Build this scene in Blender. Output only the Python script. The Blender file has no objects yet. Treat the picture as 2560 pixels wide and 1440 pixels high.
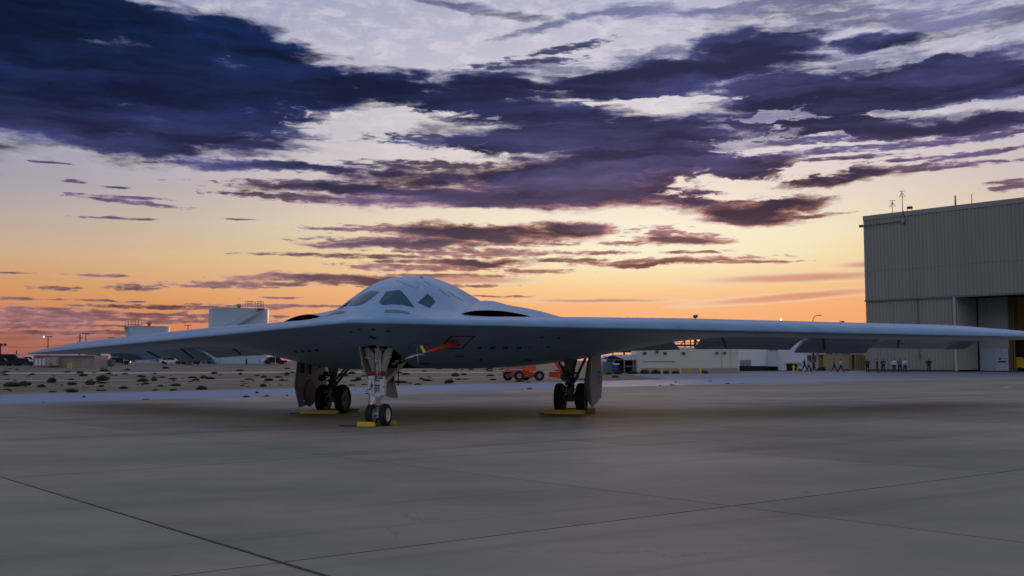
import bpy, bmesh, math, random
import numpy as np
from mathutils import Vector, Matrix

SC = bpy.context.scene
COL = SC.collection
random.seed(7)
rnd = random.random
R = math.radians

# ------------------------------------------------------------------ camera
CAMH = 1.78
FPX = 2489.0                       # 35 mm lens, in photograph pixels
PITCH = math.atan(183.0 / FPX)
cam_d = bpy.data.cameras.new('camera')
cam = bpy.data.objects.new('camera', cam_d)
COL.objects.link(cam)
cam_d.sensor_width = 36.0
cam_d.lens = 35.0
cam_d.clip_end = 30000
cam_d.clip_start = 0.1
cam.location = (0, 0, CAMH)
cam.rotation_euler = (math.pi / 2 + PITCH, 0, 0)
SC.camera = cam

SUN_AZ, SUN_EL = 7.5, 2.6          # degrees: low behind the clouds, a little right of the view axis


def lin(c):
    out = []
    for v in c:
        v = v / 255.0
        out.append(v / 12.92 if v <= 0.04045 else ((v + 0.055) / 1.055) ** 2.4)
    return out


def azel(px, py):
    """photograph position -> azimuth, elevation in degrees"""
    dx, dz = (px - 1280) / FPX, (720 - py) / FPX
    y = math.cos(PITCH) - dz * math.sin(PITCH)
    z = math.sin(PITCH) + dz * math.cos(PITCH)
    n = math.sqrt(dx * dx + y * y + z * z)
    return math.degrees(math.atan2(dx, y)), math.degrees(math.asin(z / n))


# ------------------------------------------------------------------ world: dusk sky with cloud banks
class Nodes:
    def __init__(s, tree):
        s.t = tree

    def new(s, typ, **kw):
        n = s.t.nodes.new(typ)
        for k, v in kw.items():
            setattr(n, k, v)
        return n

    def put(s, sock, v):
        if hasattr(v, 'is_output'):
            s.t.links.new(v, sock)
        else:
            sock.default_value = v

    def m(s, op, a, b=0.0, c=0.0, clamp=False):
        n = s.new('ShaderNodeMath', operation=op, use_clamp=clamp)
        s.put(n.inputs[0], a); s.put(n.inputs[1], b); s.put(n.inputs[2], c)
        return n.outputs[0]

    def v(s, op, a, b=(0, 0, 0), c=(0, 0, 0)):
        n = s.new('ShaderNodeVectorMath', operation=op)
        s.put(n.inputs[0], a)
        if op != 'LENGTH':
            s.put(n.inputs[1], b)
        if op == 'MULTIPLY_ADD':
            s.put(n.inputs[2], c)
        return n.outputs['Value'] if op in ('LENGTH', 'DOT_PRODUCT') else n.outputs[0]

    def ss(s, x, lo, hi):
        n = s.new('ShaderNodeMapRange', interpolation_type='SMOOTHSTEP')
        s.put(n.inputs[0], x); s.put(n.inputs[1], lo); s.put(n.inputs[2], hi)
        return n.outputs[0]

    def noise(s, vec, scale, detail=6.0, rough=0.55, dist=0.0):
        n = s.new('ShaderNodeTexNoise')
        s.put(n.inputs['Vector'], vec); s.put(n.inputs['Scale'], scale)
        n.inputs['Detail'].default_value = detail
        n.inputs['Roughness'].default_value = rough
        n.inputs['Distortion'].default_value = dist
        return n

    def ramp(s, x, lo, hi, stops):
        t = s.m('DIVIDE', s.m('SUBTRACT', x, lo), hi - lo, clamp=True)
        n = s.new('ShaderNodeValToRGB')
        s.put(n.inputs[0], t)
        e = n.color_ramp.elements
        while len(e) < len(stops):
            e.new(0.5)
        for i, (p, c) in enumerate(stops):
            e[i].position = (p - lo) / (hi - lo)
        for i, (p, c) in enumerate(stops):
            e[i].color = (*lin(c), 1)
        return n.outputs[0]

    def mix(s, f, a, b, mode='MIX'):
        n = s.new('ShaderNodeMix', data_type='RGBA', blend_type=mode)
        s.put(n.inputs[0], f); s.put(n.inputs[6], a); s.put(n.inputs[7], b)
        return n.outputs[2]


world = bpy.data.worlds.new('World')
SC.world = world
world.use_nodes = True
wt = world.node_tree
wt.nodes.clear()
N = Nodes(wt)
tc = N.new('ShaderNodeTexCoord')
dirv = tc.outputs['Generated']
sep = N.new('ShaderNodeSeparateXYZ')
N.put(sep.inputs[0], dirv)
az = N.m('MULTIPLY', N.m('ARCTAN2', sep.outputs[0], sep.outputs[1]), 57.29578)
el = N.m('MULTIPLY', N.m('ARCSINE', sep.outputs[2]), 57.29578)
comb = N.new('ShaderNodeCombineXYZ')
N.put(comb.inputs[0], az); N.put(comb.inputs[1], el)
P = comb.outputs[0]
# clear sky behind the clouds
ela = N.m('MAXIMUM', el, 0.0)
rampS = N.ramp(ela, 0, 90, [(0, (226, 112, 58)), (1.6, (255, 142, 38)), (3.2, (254, 156, 50)), (4.6, (255, 190, 90)),
                            (6.0, (255, 222, 146)), (7.6, (255, 232, 184)), (9.5, (250, 224, 204)), (12.5, (230, 214, 216)),
                            (16, (208, 202, 216)), (20, (184, 184, 206)), (34, (150, 162, 204)), (55, (118, 138, 184)), (90, (96, 116, 164))])
rampL = N.ramp(ela, 0, 90, [(0, (122, 76, 82)), (0.9, (156, 88, 76)), (1.7, (190, 104, 68)), (2.6, (208, 128, 72)), (3.8, (212, 152, 98)),
                            (5.6, (204, 168, 134)), (7.4, (180, 164, 156)), (9.5, (153, 152, 168)), (12, (146, 150, 176)),
                            (17, (156, 160, 192)), (20, (160, 165, 200)), (34, (140, 156, 204)), (55, (118, 138, 184)), (90, (96, 116, 164))])
rampB = N.ramp(ela, 0, 90, [(0, (58, 56, 62)), (5, (82, 82, 92)), (12, (130, 134, 148)), (24, (182, 186, 200)),
                            (42, (182, 186, 204)), (62, (140, 152, 184)), (90, (96, 116, 164))])
dAz = N.m('ABSOLUTE', N.m('SUBTRACT', az, SUN_AZ))
wS = N.m('POWER', 2.718, N.m('DIVIDE', N.m('MULTIPLY', N.m('MULTIPLY', dAz, dAz), -1.0), 2 * 16.5 ** 2))
base = N.mix(wS, rampL, rampS)
base = N.mix(N.ss(dAz, 42.0, 115.0), base, rampB)
# glow round the hidden sun
gs = N.v('MULTIPLY_ADD', P, (1 / 11.0, 1 / 2.2, 0), (-SUN_AZ / 11.0, -6.6 / 2.2, 0))
glow = N.m('POWER', 2.718, N.m('MULTIPLY', N.m('POWER', N.v('LENGTH', gs), 2.0), -1.0))
base = N.mix(N.m('MULTIPLY', glow, 0.8), base, (1.0, 0.86, 0.52, 1), 'SCREEN')

# warped coordinates for the cloud outlines
wn = N.noise(N.v('MULTIPLY', P, (0.10, 0.30, 1)), 1.0, 5.0, 0.6)
warp = N.v('MULTIPLY', N.v('SUBTRACT', wn.outputs['Color'], (0.5, 0.5, 0.5)), (5.0, 1.7, 0))
wn2 = N.noise(N.v('MULTIPLY', P, (0.55, 1.5, 1)), 1.0, 5.0, 0.62)
warp2 = N.v('MULTIPLY', N.v('SUBTRACT', wn2.outputs['Color'], (0.5, 0.5, 0.5)), (1.5, 0.7, 0))
PW = N.v('ADD', N.v('ADD', P, warp), warp2)
PW0 = N.v('ADD', N.v('ADD', P, N.v('MULTIPLY', warp, (0.35, 0.12, 0))), N.v('MULTIPLY', warp2, (0.5, 0.22, 0)))


def blobs(coords, lst):
    """nearest normalised distance to any of the cloud-bank ellipses (photo px: cx, cy, rx, ry, tilt)"""
    out = None
    for b in lst:
        cx, cy, rx, ry = b[:4]
        a, e = azel(cx, cy)
        ra, re = math.degrees(rx / FPX), math.degrees(ry / FPX)
        tilt = R(b[4]) if len(b) > 4 else 0.0
        if abs(tilt) > 1e-4:
            q = N.v('SUBTRACT', coords, (a, e, 0))
            d1 = N.v('DOT_PRODUCT', q, (math.cos(tilt) / ra, math.sin(tilt) / ra, 0))
            d2 = N.v('DOT_PRODUCT', q, (-math.sin(tilt) / re, math.cos(tilt) / re, 0))
            ln = N.m('SQRT', N.m('ADD', N.m('MULTIPLY', d1, d1), N.m('MULTIPLY', d2, d2)))
        else:
            ln = N.v('LENGTH', N.v('MULTIPLY_ADD', coords, (1 / ra, 1 / re, 0), (-a / ra, -e / re, 0)))
        out = ln if out is None else N.m('MINIMUM', out, ln)
    return out


BIG = [(90, 190, 560, 185), (430, 200, 480, 150, -6), (720, 200, 300, 95, -9), (520, 300, 330, 80), (960, 225, 210, 50, -8),
       (-500, 180, 500, 230), (60, 30, 420, 120), (330, 60, 330, 80, -12), (640, 110, 260, 60, -14), (180, 290, 480, 92), (560, 330, 260, 60), (330, 355, 300, 32), (-1000, 260, 500, 180),
       (1230, 225, 300, 48), (1560, 205, 320, 55), (1330, 290, 360, 50), (1520, 340, 520, 66), (1250, 368, 300, 34),
       (1420, 440, 640, 52), (1300, 492, 640, 40), (1850, 410, 230, 62), (1760, 485, 190, 46), (1880, 525, 130, 30),
       (2330, 195, 420, 72), (1980, 225, 300, 66), (2020, 300, 330, 42), (1820, 112, 130, 34, 10), (2190, 95, 150, 26, 4),
       (2100, 260, 420, 40), (1150, 260, 220, 46), (1620, 395, 460, 70), (1500, 470, 560, 56), (2140, 322, 320, 26), (2440, 300, 190, 28, 4), (2900, 180, 420, 120), (2280, 318, 360, 24, 1), (2480, 200, 300, 60), (1190, 588, 340, 30), (1000, 612, 280, 18), (1430, 572, 130, 24), (840, 703, 300, 16), (1180, 655, 220, 13), (1700, 598, 150, 14), (1660, 655, 260, 8), (1900, 540, 140, 22), (2090, 440, 170, 26), (1960, 505, 140, 24), (760, 415, 330, 15), (980, 470, 380, 24), (1720, 175, 420, 40), (1880, 120, 240, 40, 6)]
MID = [(1950, 20, 380, 34), (2150, 40, 420, 36), (2430, 45, 300, 44, -6), (1720, 150, 320, 40), (2080, 160, 360, 60), (1600, 40, 170, 26), (1350, 170, 260, 26), (2050, 265, 420, 52), (2300, 300, 330, 30), (1900, 340, 300, 40), (1180, 330, 200, 30), (2560, 120, 200, 30), (1180, 20, 260, 16, -10), (1400, 60, 200, 16, 8)]
STREAK = [(2150, 372, 300, 12), (2350, 352, 220, 11), (2480, 338, 150, 13, 5), (2010, 352, 150, 13), (2250, 340, 330, 10), (2100, 395, 180, 7), (2300, 396, 200, 6), (1260, 610, 220, 10), (1050, 655, 160, 8), (1400, 650, 120, 7), (1560, 610, 90, 8), (980, 575, 240, 9), (760, 690, 160, 8), (560, 716, 160, 7), (1290, 160, 200, 14, 5), (1420, 120, 160, 12, 8), (2520, 470, 60, 9), (1720, 630, 120, 5), (1850, 655, 160, 5), (1120, 690, 200, 9), (620, 412, 290, 15), (900, 462, 420, 17, 1), (760, 495, 240, 14, -2), (1100, 415, 300, 18), (1130, 352, 230, 22),
          (1220, 578, 460, 22), (1000, 603, 290, 15), (1430, 572, 120, 18), (1180, 632, 300, 16), (1700, 596, 130, 14, 2), (1660, 580, 60, 20),
          (1660, 652, 300, 10, 1), (1480, 632, 150, 7), (1340, 678, 130, 9), (870, 703, 340, 17), (1050, 668, 250, 14), (640, 710, 200, 8),
          (2040, 500, 66, 11), (1980, 545, 150, 8, 3), (2310, 418, 240, 11), (2440, 385, 150, 10, 3), (2540, 455, 60, 10),
          (330, 505, 150, 7, -4), (300, 492, 110, 5), (300, 545, 110, 4), (185, 452, 34, 6), (280, 467, 46, 4), (120, 405, 62, 4), (590, 548, 55, 3),
          (250, 690, 100, 5), (130, 722, 70, 7), (335, 718, 85, 9), (20, 682, 60, 3), (40, 746, 60, 6), (240, 752, 130, 4),
          (80, 772, 190, 7), (150, 786, 400, 15), (60, 812, 330, 11), (330, 795, 260, 10), (560, 790, 200, 9), (420, 768, 330, 7), (90, 797, 300, 14), (450, 800, 280, 12), (700, 765, 260, 7), (1190, 716, 120, 6), (1250, 742, 110, 4),
          (900, 640, 330, 8), (680, 745, 80, 4), (300, 832, 420, 8)]
SOFT = [(2000, 694, 330, 16, 1), (1980, 742, 330, 14, 4), (100, 830, 420, 9), (1500, 752, 260, 7), (2200, 660, 120, 12), (300, 845, 380, 14), (1150, 700, 250, 14)]

fbm = N.noise(N.v('MULTIPLY', N.v('ADD', P, N.v('MULTIPLY', warp, (0.4, 0.4, 0))), (0.22, 0.75, 1)), 1.0, 7.0, 0.6).outputs[0]
fine = N.noise(N.v('MULTIPLY', PW, (0.5, 2.3, 1)), 1.0, 7.0, 0.58).outputs[0]
fB = N.m('SUBTRACT', 1.0, blobs(PW, BIG))
fS = N.m('SUBTRACT', 1.0, blobs(PW0, STREAK))
fO = N.m('SUBTRACT', 1.0, blobs(PW0, SOFT))
dB = N.m('ADD', N.m('MULTIPLY', N.m('MINIMUM', fB, 0.8), 1.15), N.m('ADD', N.m('MULTIPLY', N.m('SUBTRACT', fbm, 0.47), 1.3), N.m('MULTIPLY', N.m('SUBTRACT', fine, 0.5), 0.75)))
fine2 = N.noise(N.v('MULTIPLY', PW0, (1.0, 4.6, 1)), 1.0, 6.0, 0.6).outputs[0]
wisp = N.noise(N.v('MULTIPLY', N.v('ADD', P, N.v('MULTIPLY', warp, (0.9, 0.8, 0))), (0.24, 2.3, 1)), 1.0, 6.0, 0.6).outputs[0]
dB = N.m('ADD', dB, N.m('MULTIPLY', N.m('SUBTRACT', wisp, 0.5), 0.85))
HOLES = [(1820, 458, 170, 40, 2), (1960, 356, 170, 30), (1680, 250, 210, 14), (1970, 288, 90, 28), (960, 310, 230, 40), (1060, 380, 220, 22), (2330, 270, 300, 10), (2380, 118, 200, 16, 3), (2060, 425, 90, 26)]
hf = N.m('SUBTRACT', 1.0, blobs(PW, HOLES))
fH = N.m('ADD', N.m('MULTIPLY', N.m('MINIMUM', hf, 0.6), 0.75), N.m('ADD', N.m('MULTIPLY', N.m('SUBTRACT', fine, 0.5), 2.6), N.m('MULTIPLY', N.m('SUBTRACT', fbm, 0.5), 0.9)))
dB = N.m('SUBTRACT', dB, N.m('MULTIPLY', N.ss(fH, -0.1, 0.75), 1.25))
fM = N.m('SUBTRACT', 1.0, blobs(PW, MID))
dM = N.m('ADD', N.m('MULTIPLY', N.m('MINIMUM', fM, 0.6), 0.8), N.m('ADD', N.m('MULTIPLY', N.m('SUBTRACT', fine, 0.5), 1.3), N.m('MULTIPLY', N.m('SUBTRACT', wisp, 0.5), 1.0)))
dS = N.m('ADD', N.m('MULTIPLY', N.m('MINIMUM', fS, 0.6), 0.62), N.m('ADD', N.m('MULTIPLY', N.m('SUBTRACT', fbm, 0.5), 0.5), N.m('MULTIPLY', N.m('SUBTRACT', fine2, 0.5), 1.5)))
# open-ended banks beyond the picture
gen = N.noise(N.v('MULTIPLY', dirv, (2.2, 2.2, 6.0)), 1.0, 7.0, 0.58).outputs[0]
outside = N.m('MAXIMUM', N.ss(N.m('ABSOLUTE', az), 36.0, 60.0), N.ss(el, 24.0, 40.0))
dG = N.m('MULTIPLY', N.m('ADD', N.m('MULTIPLY', N.m('SUBTRACT', gen, 0.56), 3.2), N.m('MULTIPLY', N.m('SUBTRACT', fine, 0.5), 0.5)), outside)
D1 = N.ss(N.m('MAXIMUM', dB, dG), -0.14, 0.56)
D2 = N.m('MULTIPLY', N.ss(dS, -0.06, 0.34), 0.94)
D3 = N.m('MULTIPLY', N.ss(fO, -0.2, 0.8), 0.8)
D4 = N.m('MULTIPLY', N.ss(dM, -0.12, 0.62), 0.78)
dens = N.m('MAXIMUM', N.m('MAXIMUM', N.m('MULTIPLY', D1, 0.992), D2), N.m('MAXIMUM', D3, D4))
# thin cirrus brightening between the banks
cir = N.noise(N.v('MULTIPLY', PW, (0.5, 1.1, 1)), 1.0, 8.0, 0.66).outputs[0]
cirw = N.m('MULTIPLY', N.m('MULTIPLY', N.ss(cir, 0.42, 0.68), N.ss(el, 9.0, 15.0)), N.m('SUBTRACT', 1.0, N.ss(dAz, 30.0, 70.0)))
base = N.mix(N.m('MULTIPLY', cirw, 0.42), base, (*lin((245, 236, 240)), 1))
# bright fringes close to the sun
fr = N.m('MULTIPLY', N.m('MULTIPLY', dens, N.m('SUBTRACT', 1.0, dens)), 4.0)
frw = N.m('MULTIPLY', fr, N.m('MULTIPLY', wS, N.m('SUBTRACT', 1.0, N.ss(el, 12.0, 22.0))))
base = N.mix(N.m('MULTIPLY', frw, 0.75), base, (1.0, 0.86, 0.64, 1), 'SCREEN')
# cloud colour: navy high up, plum to the right, mauve near the horizon
cL = N.ramp(ela, 0, 90, [(0, (112, 74, 80)), (2.2, (112, 80, 86)), (4.2, (116, 88, 98)), (6.5, (100, 84, 106)), (8.5, (78, 70, 102)),
                         (11, (54, 58, 98)), (14, (26, 37, 76)), (18, (13, 30, 68)), (24, (26, 44, 84)), (50, (60, 96, 156)), (90, (50, 92, 160))])
cR = N.ramp(ela, 0, 90, [(0, (206, 112, 66)), (2.2, (196, 120, 72)), (4.2, (154, 104, 84)), (6.5, (124, 90, 94)), (8.5, (90, 68, 92)),
                         (11, (78, 70, 108)), (14, (56, 56, 96)), (18, (56, 62, 104)), (24, (72, 80, 122)), (50, (62, 98, 158)), (90, (50, 92, 160))])
cB = N.ramp(ela, 0, 90, [(0, (70, 76, 104)), (10, (86, 108, 148)), (30, (96, 134, 186)), (60, (70, 118, 184)), (90, (50, 92, 160))])
ccol = N.mix(N.ss(az, -14.0, 12.0), cL, cR)
ccol = N.mix(N.ss(dAz, 45.0, 110.0), ccol, cB)
inner = N.noise(N.v('MULTIPLY', PW, (0.09, 0.75, 1)), 1.0, 6.0, 0.58).outputs[0]
vari = N.m('MULTIPLY_ADD', N.m('SUBTRACT', inner, 0.5), 5.0, 1.08)
vari = N.m('ADD', vari, N.m('MULTIPLY', N.m('SUBTRACT', fine, 0.5), 0.35))
# thin margins of a bank let more light through
vari = N.m('MULTIPLY', vari, N.m('MULTIPLY_ADD', N.m('SUBTRACT', 1.0, N.ss(N.m('MAXIMUM', N.m('MAXIMUM', dB, N.m('ADD', dS, 0.12)), dG), 0.1, 0.75)), 0.9, 0.72))
ccol = N.v('SCALE', ccol)
ccol_n = ccol.node
N.put(ccol_n.inputs['Scale'], N.m('MINIMUM', N.m('MAXIMUM', vari, 0.5), 2.2))
warmw = N.m('MULTIPLY', N.m('MULTIPLY', wS, N.m('SUBTRACT', 1.0, N.ss(el, 6.5, 13.0))), N.m('SUBTRACT', 1.0, N.ss(N.m('MAXIMUM', dB, N.m('ADD', dS, 0.15)), 0.15, 0.8)))
ccol = N.mix(N.m('MULTIPLY', warmw, 0.75), ccol, (*lin((206, 132, 104)), 1))
sky = N.mix(dens, base, ccol)
bg = N.new('ShaderNodeBackground')
N.put(bg.inputs[0], sky)
bg.inputs[1].default_value = 1.0
wo = N.new('ShaderNodeOutputWorld')
wt.links.new(bg.outputs[0], wo.inputs[0])
world.cycles.sampling_method = 'MANUAL'
world.cycles.sample_map_resolution = 512

# ------------------------------------------------------------------ sun, exposure
sd = bpy.data.lights.new('sun', 'SUN')
sd.energy = 0.35
sd.angle = R(6)
sd.color = (1.0, 0.62, 0.34)
sun = bpy.data.objects.new('sun', sd)
COL.objects.link(sun)
sv = Vector((math.sin(R(SUN_AZ)) * math.cos(R(SUN_EL)), math.cos(R(SUN_AZ)) * math.cos(R(SUN_EL)), math.sin(R(SUN_EL))))
sun.rotation_euler = sv.to_track_quat('Z', 'Y').to_euler()
sun.location = sv * 300
SC.view_settings.view_transform = 'Standard'
SC.view_settings.look = 'None'
SC.view_settings.exposure = 0.0
SC.view_settings.gamma = 1.0
SC.view_settings.use_curve_mapping = False
SC.render.engine = 'CYCLES'
SC.cycles.use_denoising = True
SC.cycles.max_bounces = 6
SC.cycles.diffuse_bounces = 4

# ------------------------------------------------------------------ geometry of the photograph
def ray(px, py):
    dx, dz = (px - 1280) / FPX, (720 - py) / FPX
    return Vector((dx, math.cos(PITCH) - dz * math.sin(PITCH), math.sin(PITCH) + dz * math.cos(PITCH)))


def at(px, py, Y):
    d = ray(px, py)
    return Vector((0, 0, CAMH)) + d * (Y / d.y)


def sstep(t):
    t = min(1.0, max(0.0, t))
    return t * t * (3 - 2 * t)


def zg(x, y):
    """height of the ground: the apron falls gently to the left, the desert rises beyond it"""
    return 0.5 * math.tanh(x / 43.0) + 1.9 * sstep((y - 110) / 130) * sstep((15 - x) / 55)


def gnd(px, py):
    d = ray(px, py)
    t = 10.0
    for _ in range(60):
        p = Vector((0, 0, CAMH)) + d * t
        t += (zg(p.x, p.y) - p.z) / d.z * 0.7
        t = min(max(t, 0.5), 4000)
    p = Vector((0, 0, CAMH)) + d * t
    return Vector((p.x, p.y, zg(p.x, p.y)))


def xat(px, Y):
    return (px - 1280) / FPX * Y


# ------------------------------------------------------------------ materials
MATS = {}


def mat(name, col, rough=0.6, metal=0.0, var=0.0, scale=3.0, bump=0.0, bscale=30.0, spec=0.5, emit=None, estr=1.0, rand=0.0, stretch=(1, 1, 1), coat=0.0):
    if name in MATS:
        return MATS[name]
    m = bpy.data.materials.new(name)
    m.use_nodes = True
    nt = m.node_tree
    b = nt.nodes['Principled BSDF']
    K = Nodes(nt)
    c4 = (*col, 1)
    b.inputs['Base Color'].default_value = c4
    b.inputs['Roughness'].default_value = rough
    b.inputs['Metallic'].default_value = metal
    b.inputs['Specular IOR Level'].default_value = spec
    b.inputs['Coat Weight'].default_value = coat
    b.inputs['Coat Roughness'].default_value = 0.25
    if var or bump or rand:
        t = K.new('ShaderNodeTexCoord')
        vec = K.v('MULTIPLY', t.outputs['Object'], stretch)
        f = None
        if var:
            n1 = K.noise(vec, scale, 7.0, 0.6)
            n2 = K.noise(vec, scale * 7.3, 4.0, 0.6)
            f = K.m('ADD', K.m('MULTIPLY', K.m('SUBTRACT', n1.outputs[0], 0.5), 2.6 * var), K.m('MULTIPLY', K.m('SUBTRACT', n2.outputs[0], 0.5), 1.0 * var))
            f = K.m('ADD', f, 1.0)
            K.put(b.inputs['Roughness'], K.m('MULTIPLY', K.m('MULTIPLY_ADD', K.m('SUBTRACT', n1.outputs[0], 0.5), 0.6, 1.0), rough, clamp=True))
        if rand:
            oi = K.new('ShaderNodeObjectInfo')
            r = K.m('MULTIPLY_ADD', K.m('SUBTRACT', oi.outputs['Random'], 0.5), 2 * rand, 1.0)
            f = r if f is None else K.m('MULTIPLY', f, r)
        if f is not None:
            sc = K.v('SCALE', c4[:3])
            K.put(sc.node.inputs['Scale'], f)
            K.put(b.inputs['Base Color'], sc)
        if bump:
            nb = K.noise(vec, bscale, 5.0, 0.6)
            bp = K.new('ShaderNodeBump')
            bp.inputs['Strength'].default_value = bump
            bp.inputs['Distance'].default_value = 0.02
            K.put(bp.inputs['Height'], nb.outputs[0])
            K.put(b.inputs['Normal'], bp.outputs[0])
    if emit:
        b.inputs['Emission Color'].default_value = (*emit, 1)
        b.inputs['Emission Strength'].default_value = estr
    MATS[name] = m
    return m


PAINT = mat('aircraft_paint', (0.175, 0.305, 0.440), 0.33, 0, 0.10, 0.8, spec=0.5)
_K = Nodes(PAINT.node_tree)
_b = PAINT.node_tree.nodes['Principled BSDF']
_src = _b.inputs['Base Color'].links[0].from_socket
_tc = _K.new('ShaderNodeTexCoord')
_v = _K.new('ShaderNodeTexVoronoi'); _v.feature = 'F1'; _v.distance = 'CHEBYCHEV'; _v.inputs['Scale'].default_value = 0.55
_K.put(_v.inputs['Vector'], _K.v('MULTIPLY', _tc.outputs['Object'], (1, 1, 0.3)))
_sep = _K.new('ShaderNodeSeparateColor'); _K.put(_sep.inputs[0], _v.outputs['Color'])
_st = _K.noise(_K.v('MULTIPLY', _tc.outputs['Object'], (0.5, 3.0, 2.0)), 1.0, 6, 0.65).outputs[0]
_f = _K.m('ADD', _K.m('MULTIPLY_ADD', _K.m('SUBTRACT', _sep.outputs[0], 0.5), 0.09, 1.0), _K.m('MULTIPLY', _K.m('SUBTRACT', _st, 0.5), 0.55))
_o = _K.v('SCALE', _src); _K.put(_o.node.inputs['Scale'], _f)
_K.put(_b.inputs['Base Color'], _o)
PAINT2 = mat('aircraft_paint_patch', (0.075, 0.10, 0.125), 0.45, 0, 0.06, 0.8)
SEAM = mat('dark_seam', (0.02, 0.021, 0.024), 0.6)
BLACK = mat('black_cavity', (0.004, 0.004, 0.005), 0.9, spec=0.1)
GLASS = mat('coated_glass', (0.003, 0.060, 0.075), 0.05, 0.0, spec=0.07)
CREAM = mat('primer_cream', (0.48, 0.43, 0.36), 0.5, 0, 0.12, 4)
WHITE = mat('gear_white', (0.72, 0.73, 0.74), 0.35, 0, 0.06, 6)
STEEL = mat('chrome_steel', (0.55, 0.55, 0.56), 0.25, 0.9)
DSTEEL = mat('dark_steel', (0.10, 0.10, 0.10), 0.45, 0.6)
TAUPE = mat('gear_taupe', (0.27, 0.245, 0.215), 0.5, 0, 0.1, 4)
RUBBER = mat('tyre_rubber', (0.012, 0.012, 0.013), 0.75, 0, 0.2, 8)
RED = mat('cover_red', (0.55, 0.03, 0.025), 0.6, 0, 0.12, 8)
DRED = mat('gear_red', (0.30, 0.012, 0.02), 0.5)
YEL = mat('chock_yellow', (0.72, 0.52, 0.012), 0.45, 0, 0.12, 6)
ROPE = mat('chock_rope', (0.015, 0.015, 0.017), 0.9)
CABLE = mat('blue_hose', (0.02, 0.03, 0.12), 0.5)
REDCAB = mat('red_cable', (0.35, 0.02, 0.02), 0.5)


# ------------------------------------------------------------------ mesh helpers
class MB:
    """collects shapes of ONE part"""
    def __init__(s):
        s.bm = bmesh.new()

    def box(s, c, size, rz=0.0, rot=None, bev=0.0):
        M = Matrix.Translation(c) @ (rot if rot is not None else Matrix.Rotation(rz, 4, 'Z')) @ Matrix.Diagonal((*size, 1))
        r = bmesh.ops.create_cube(s.bm, size=1.0, matrix=M)
        if bev:
            es = list({e for v in r['verts'] for e in v.link_edges})
            bmesh.ops.bevel(s.bm, geom=es, offset=bev, segments=2, profile=0.6, affect='EDGES')
        return s

    def cyl(s, p0, p1, r0, r1=None, n=16, cap=True):
        p0, p1 = Vector(p0), Vector(p1)
        d = p1 - p0
        M = Matrix.Translation((p0 + p1) / 2) @ d.to_track_quat('Z', 'Y').to_matrix().to_4x4()
        bmesh.ops.create_cone(s.bm, cap_ends=cap, segments=n, radius1=r0, radius2=r0 if r1 is None else r1, depth=d.length, matrix=M)
        return s

    def tube(s, pts, r, n=8):
        for a, b in zip(pts[:-1], pts[1:]):
            s.cyl(a, b, r, r, n)
        return s

    def ball(s, c, r, sx=1, sy=1, sz=1, n=12):
        M = Matrix.Translation(c) @ Matrix.Diagonal((sx, sy, sz, 1))
        bmesh.ops.create_uvsphere(s.bm, u_segments=n, v_segments=max(6, n // 2), radius=r, matrix=M)
        return s

    def prism(s, poly, vec):
        """polygon (list of 3-D points) extruded by vec"""
        vs = [s.bm.verts.new(p) for p in poly]
        f = s.bm.faces.new(vs)
        r = bmesh.ops.extrude_face_region(s.bm, geom=[f])
        bmesh.ops.translate(s.bm, vec=vec, verts=[e for e in r['geom'] if isinstance(e, bmesh.types.BMVert)])
        return s

    def lathe(s, prof, axis_p, axis_d, n=28, cap=True):
        """profile of (radius, along) about an axis"""
        axis_d = Vector(axis_d).normalized()
        q = axis_d.to_track_quat('Z', 'Y').to_matrix()
        rings = []
        for (r, a) in prof:
            ring = []
            for k in range(n):
                t = 2 * math.pi * k / n
                p = q @ Vector((r * math.cos(t), r * math.sin(t), a)) + Vector(axis_p)
                ring.append(s.bm.verts.new(p))
            rings.append(ring)
        for A, B in zip(rings[:-1], rings[1:]):
            for k in range(n):
                s.bm.faces.new((A[k], A[(k + 1) % n], B[(k + 1) % n], B[k]))
        if cap and prof[0][0] > 1e-4:
            s.bm.faces.new(rings[0][::-1])
        if cap and prof[-1][0] > 1e-4:
            s.bm.faces.new(rings[-1])
        return s

    def quad(s, *pts):
        s.bm.faces.new([s.bm.verts.new(p) for p in pts])
        return s

    def build(s, name, m, parent=None, smooth=False, loc=None, auto=None):
        bmesh.ops.recalc_face_normals(s.bm, faces=s.bm.faces)
        me = bpy.data.meshes.new(name)
        s.bm.to_mesh(me)
        s.bm.free()
        me.materials.append(m)
        if smooth:
            me.shade_smooth()
        if auto:
            me.shade_smooth()
            me.set_sharp_from_angle(angle=R(auto))
        o = bpy.data.objects.new(name, me)
        COL.objects.link(o)
        if parent is not None:
            o.parent = parent
        if loc is not None:
            o.location = loc
        return o


def tag(o, label, cat, group=None):
    o['label'] = label
    o['category'] = cat
    if group:
        o['group'] = group
    return o


def empty(name, loc=(0, 0, 0), rz=0.0):
    o = bpy.data.objects.new(name, None)
    o.empty_display_size = 0.3
    COL.objects.link(o)
    o.location = loc
    o.rotation_euler = (0, 0, rz)
    return o


def copy_tree(o, parent=None):
    c = o.copy()
    COL.objects.link(c)
    if parent is not None:
        c.parent = parent
    for ch in o.children:
        copy_tree(ch, c)
    return c


def struct(o, part_of=None):
    o['kind'] = 'structure'
    return o


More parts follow.
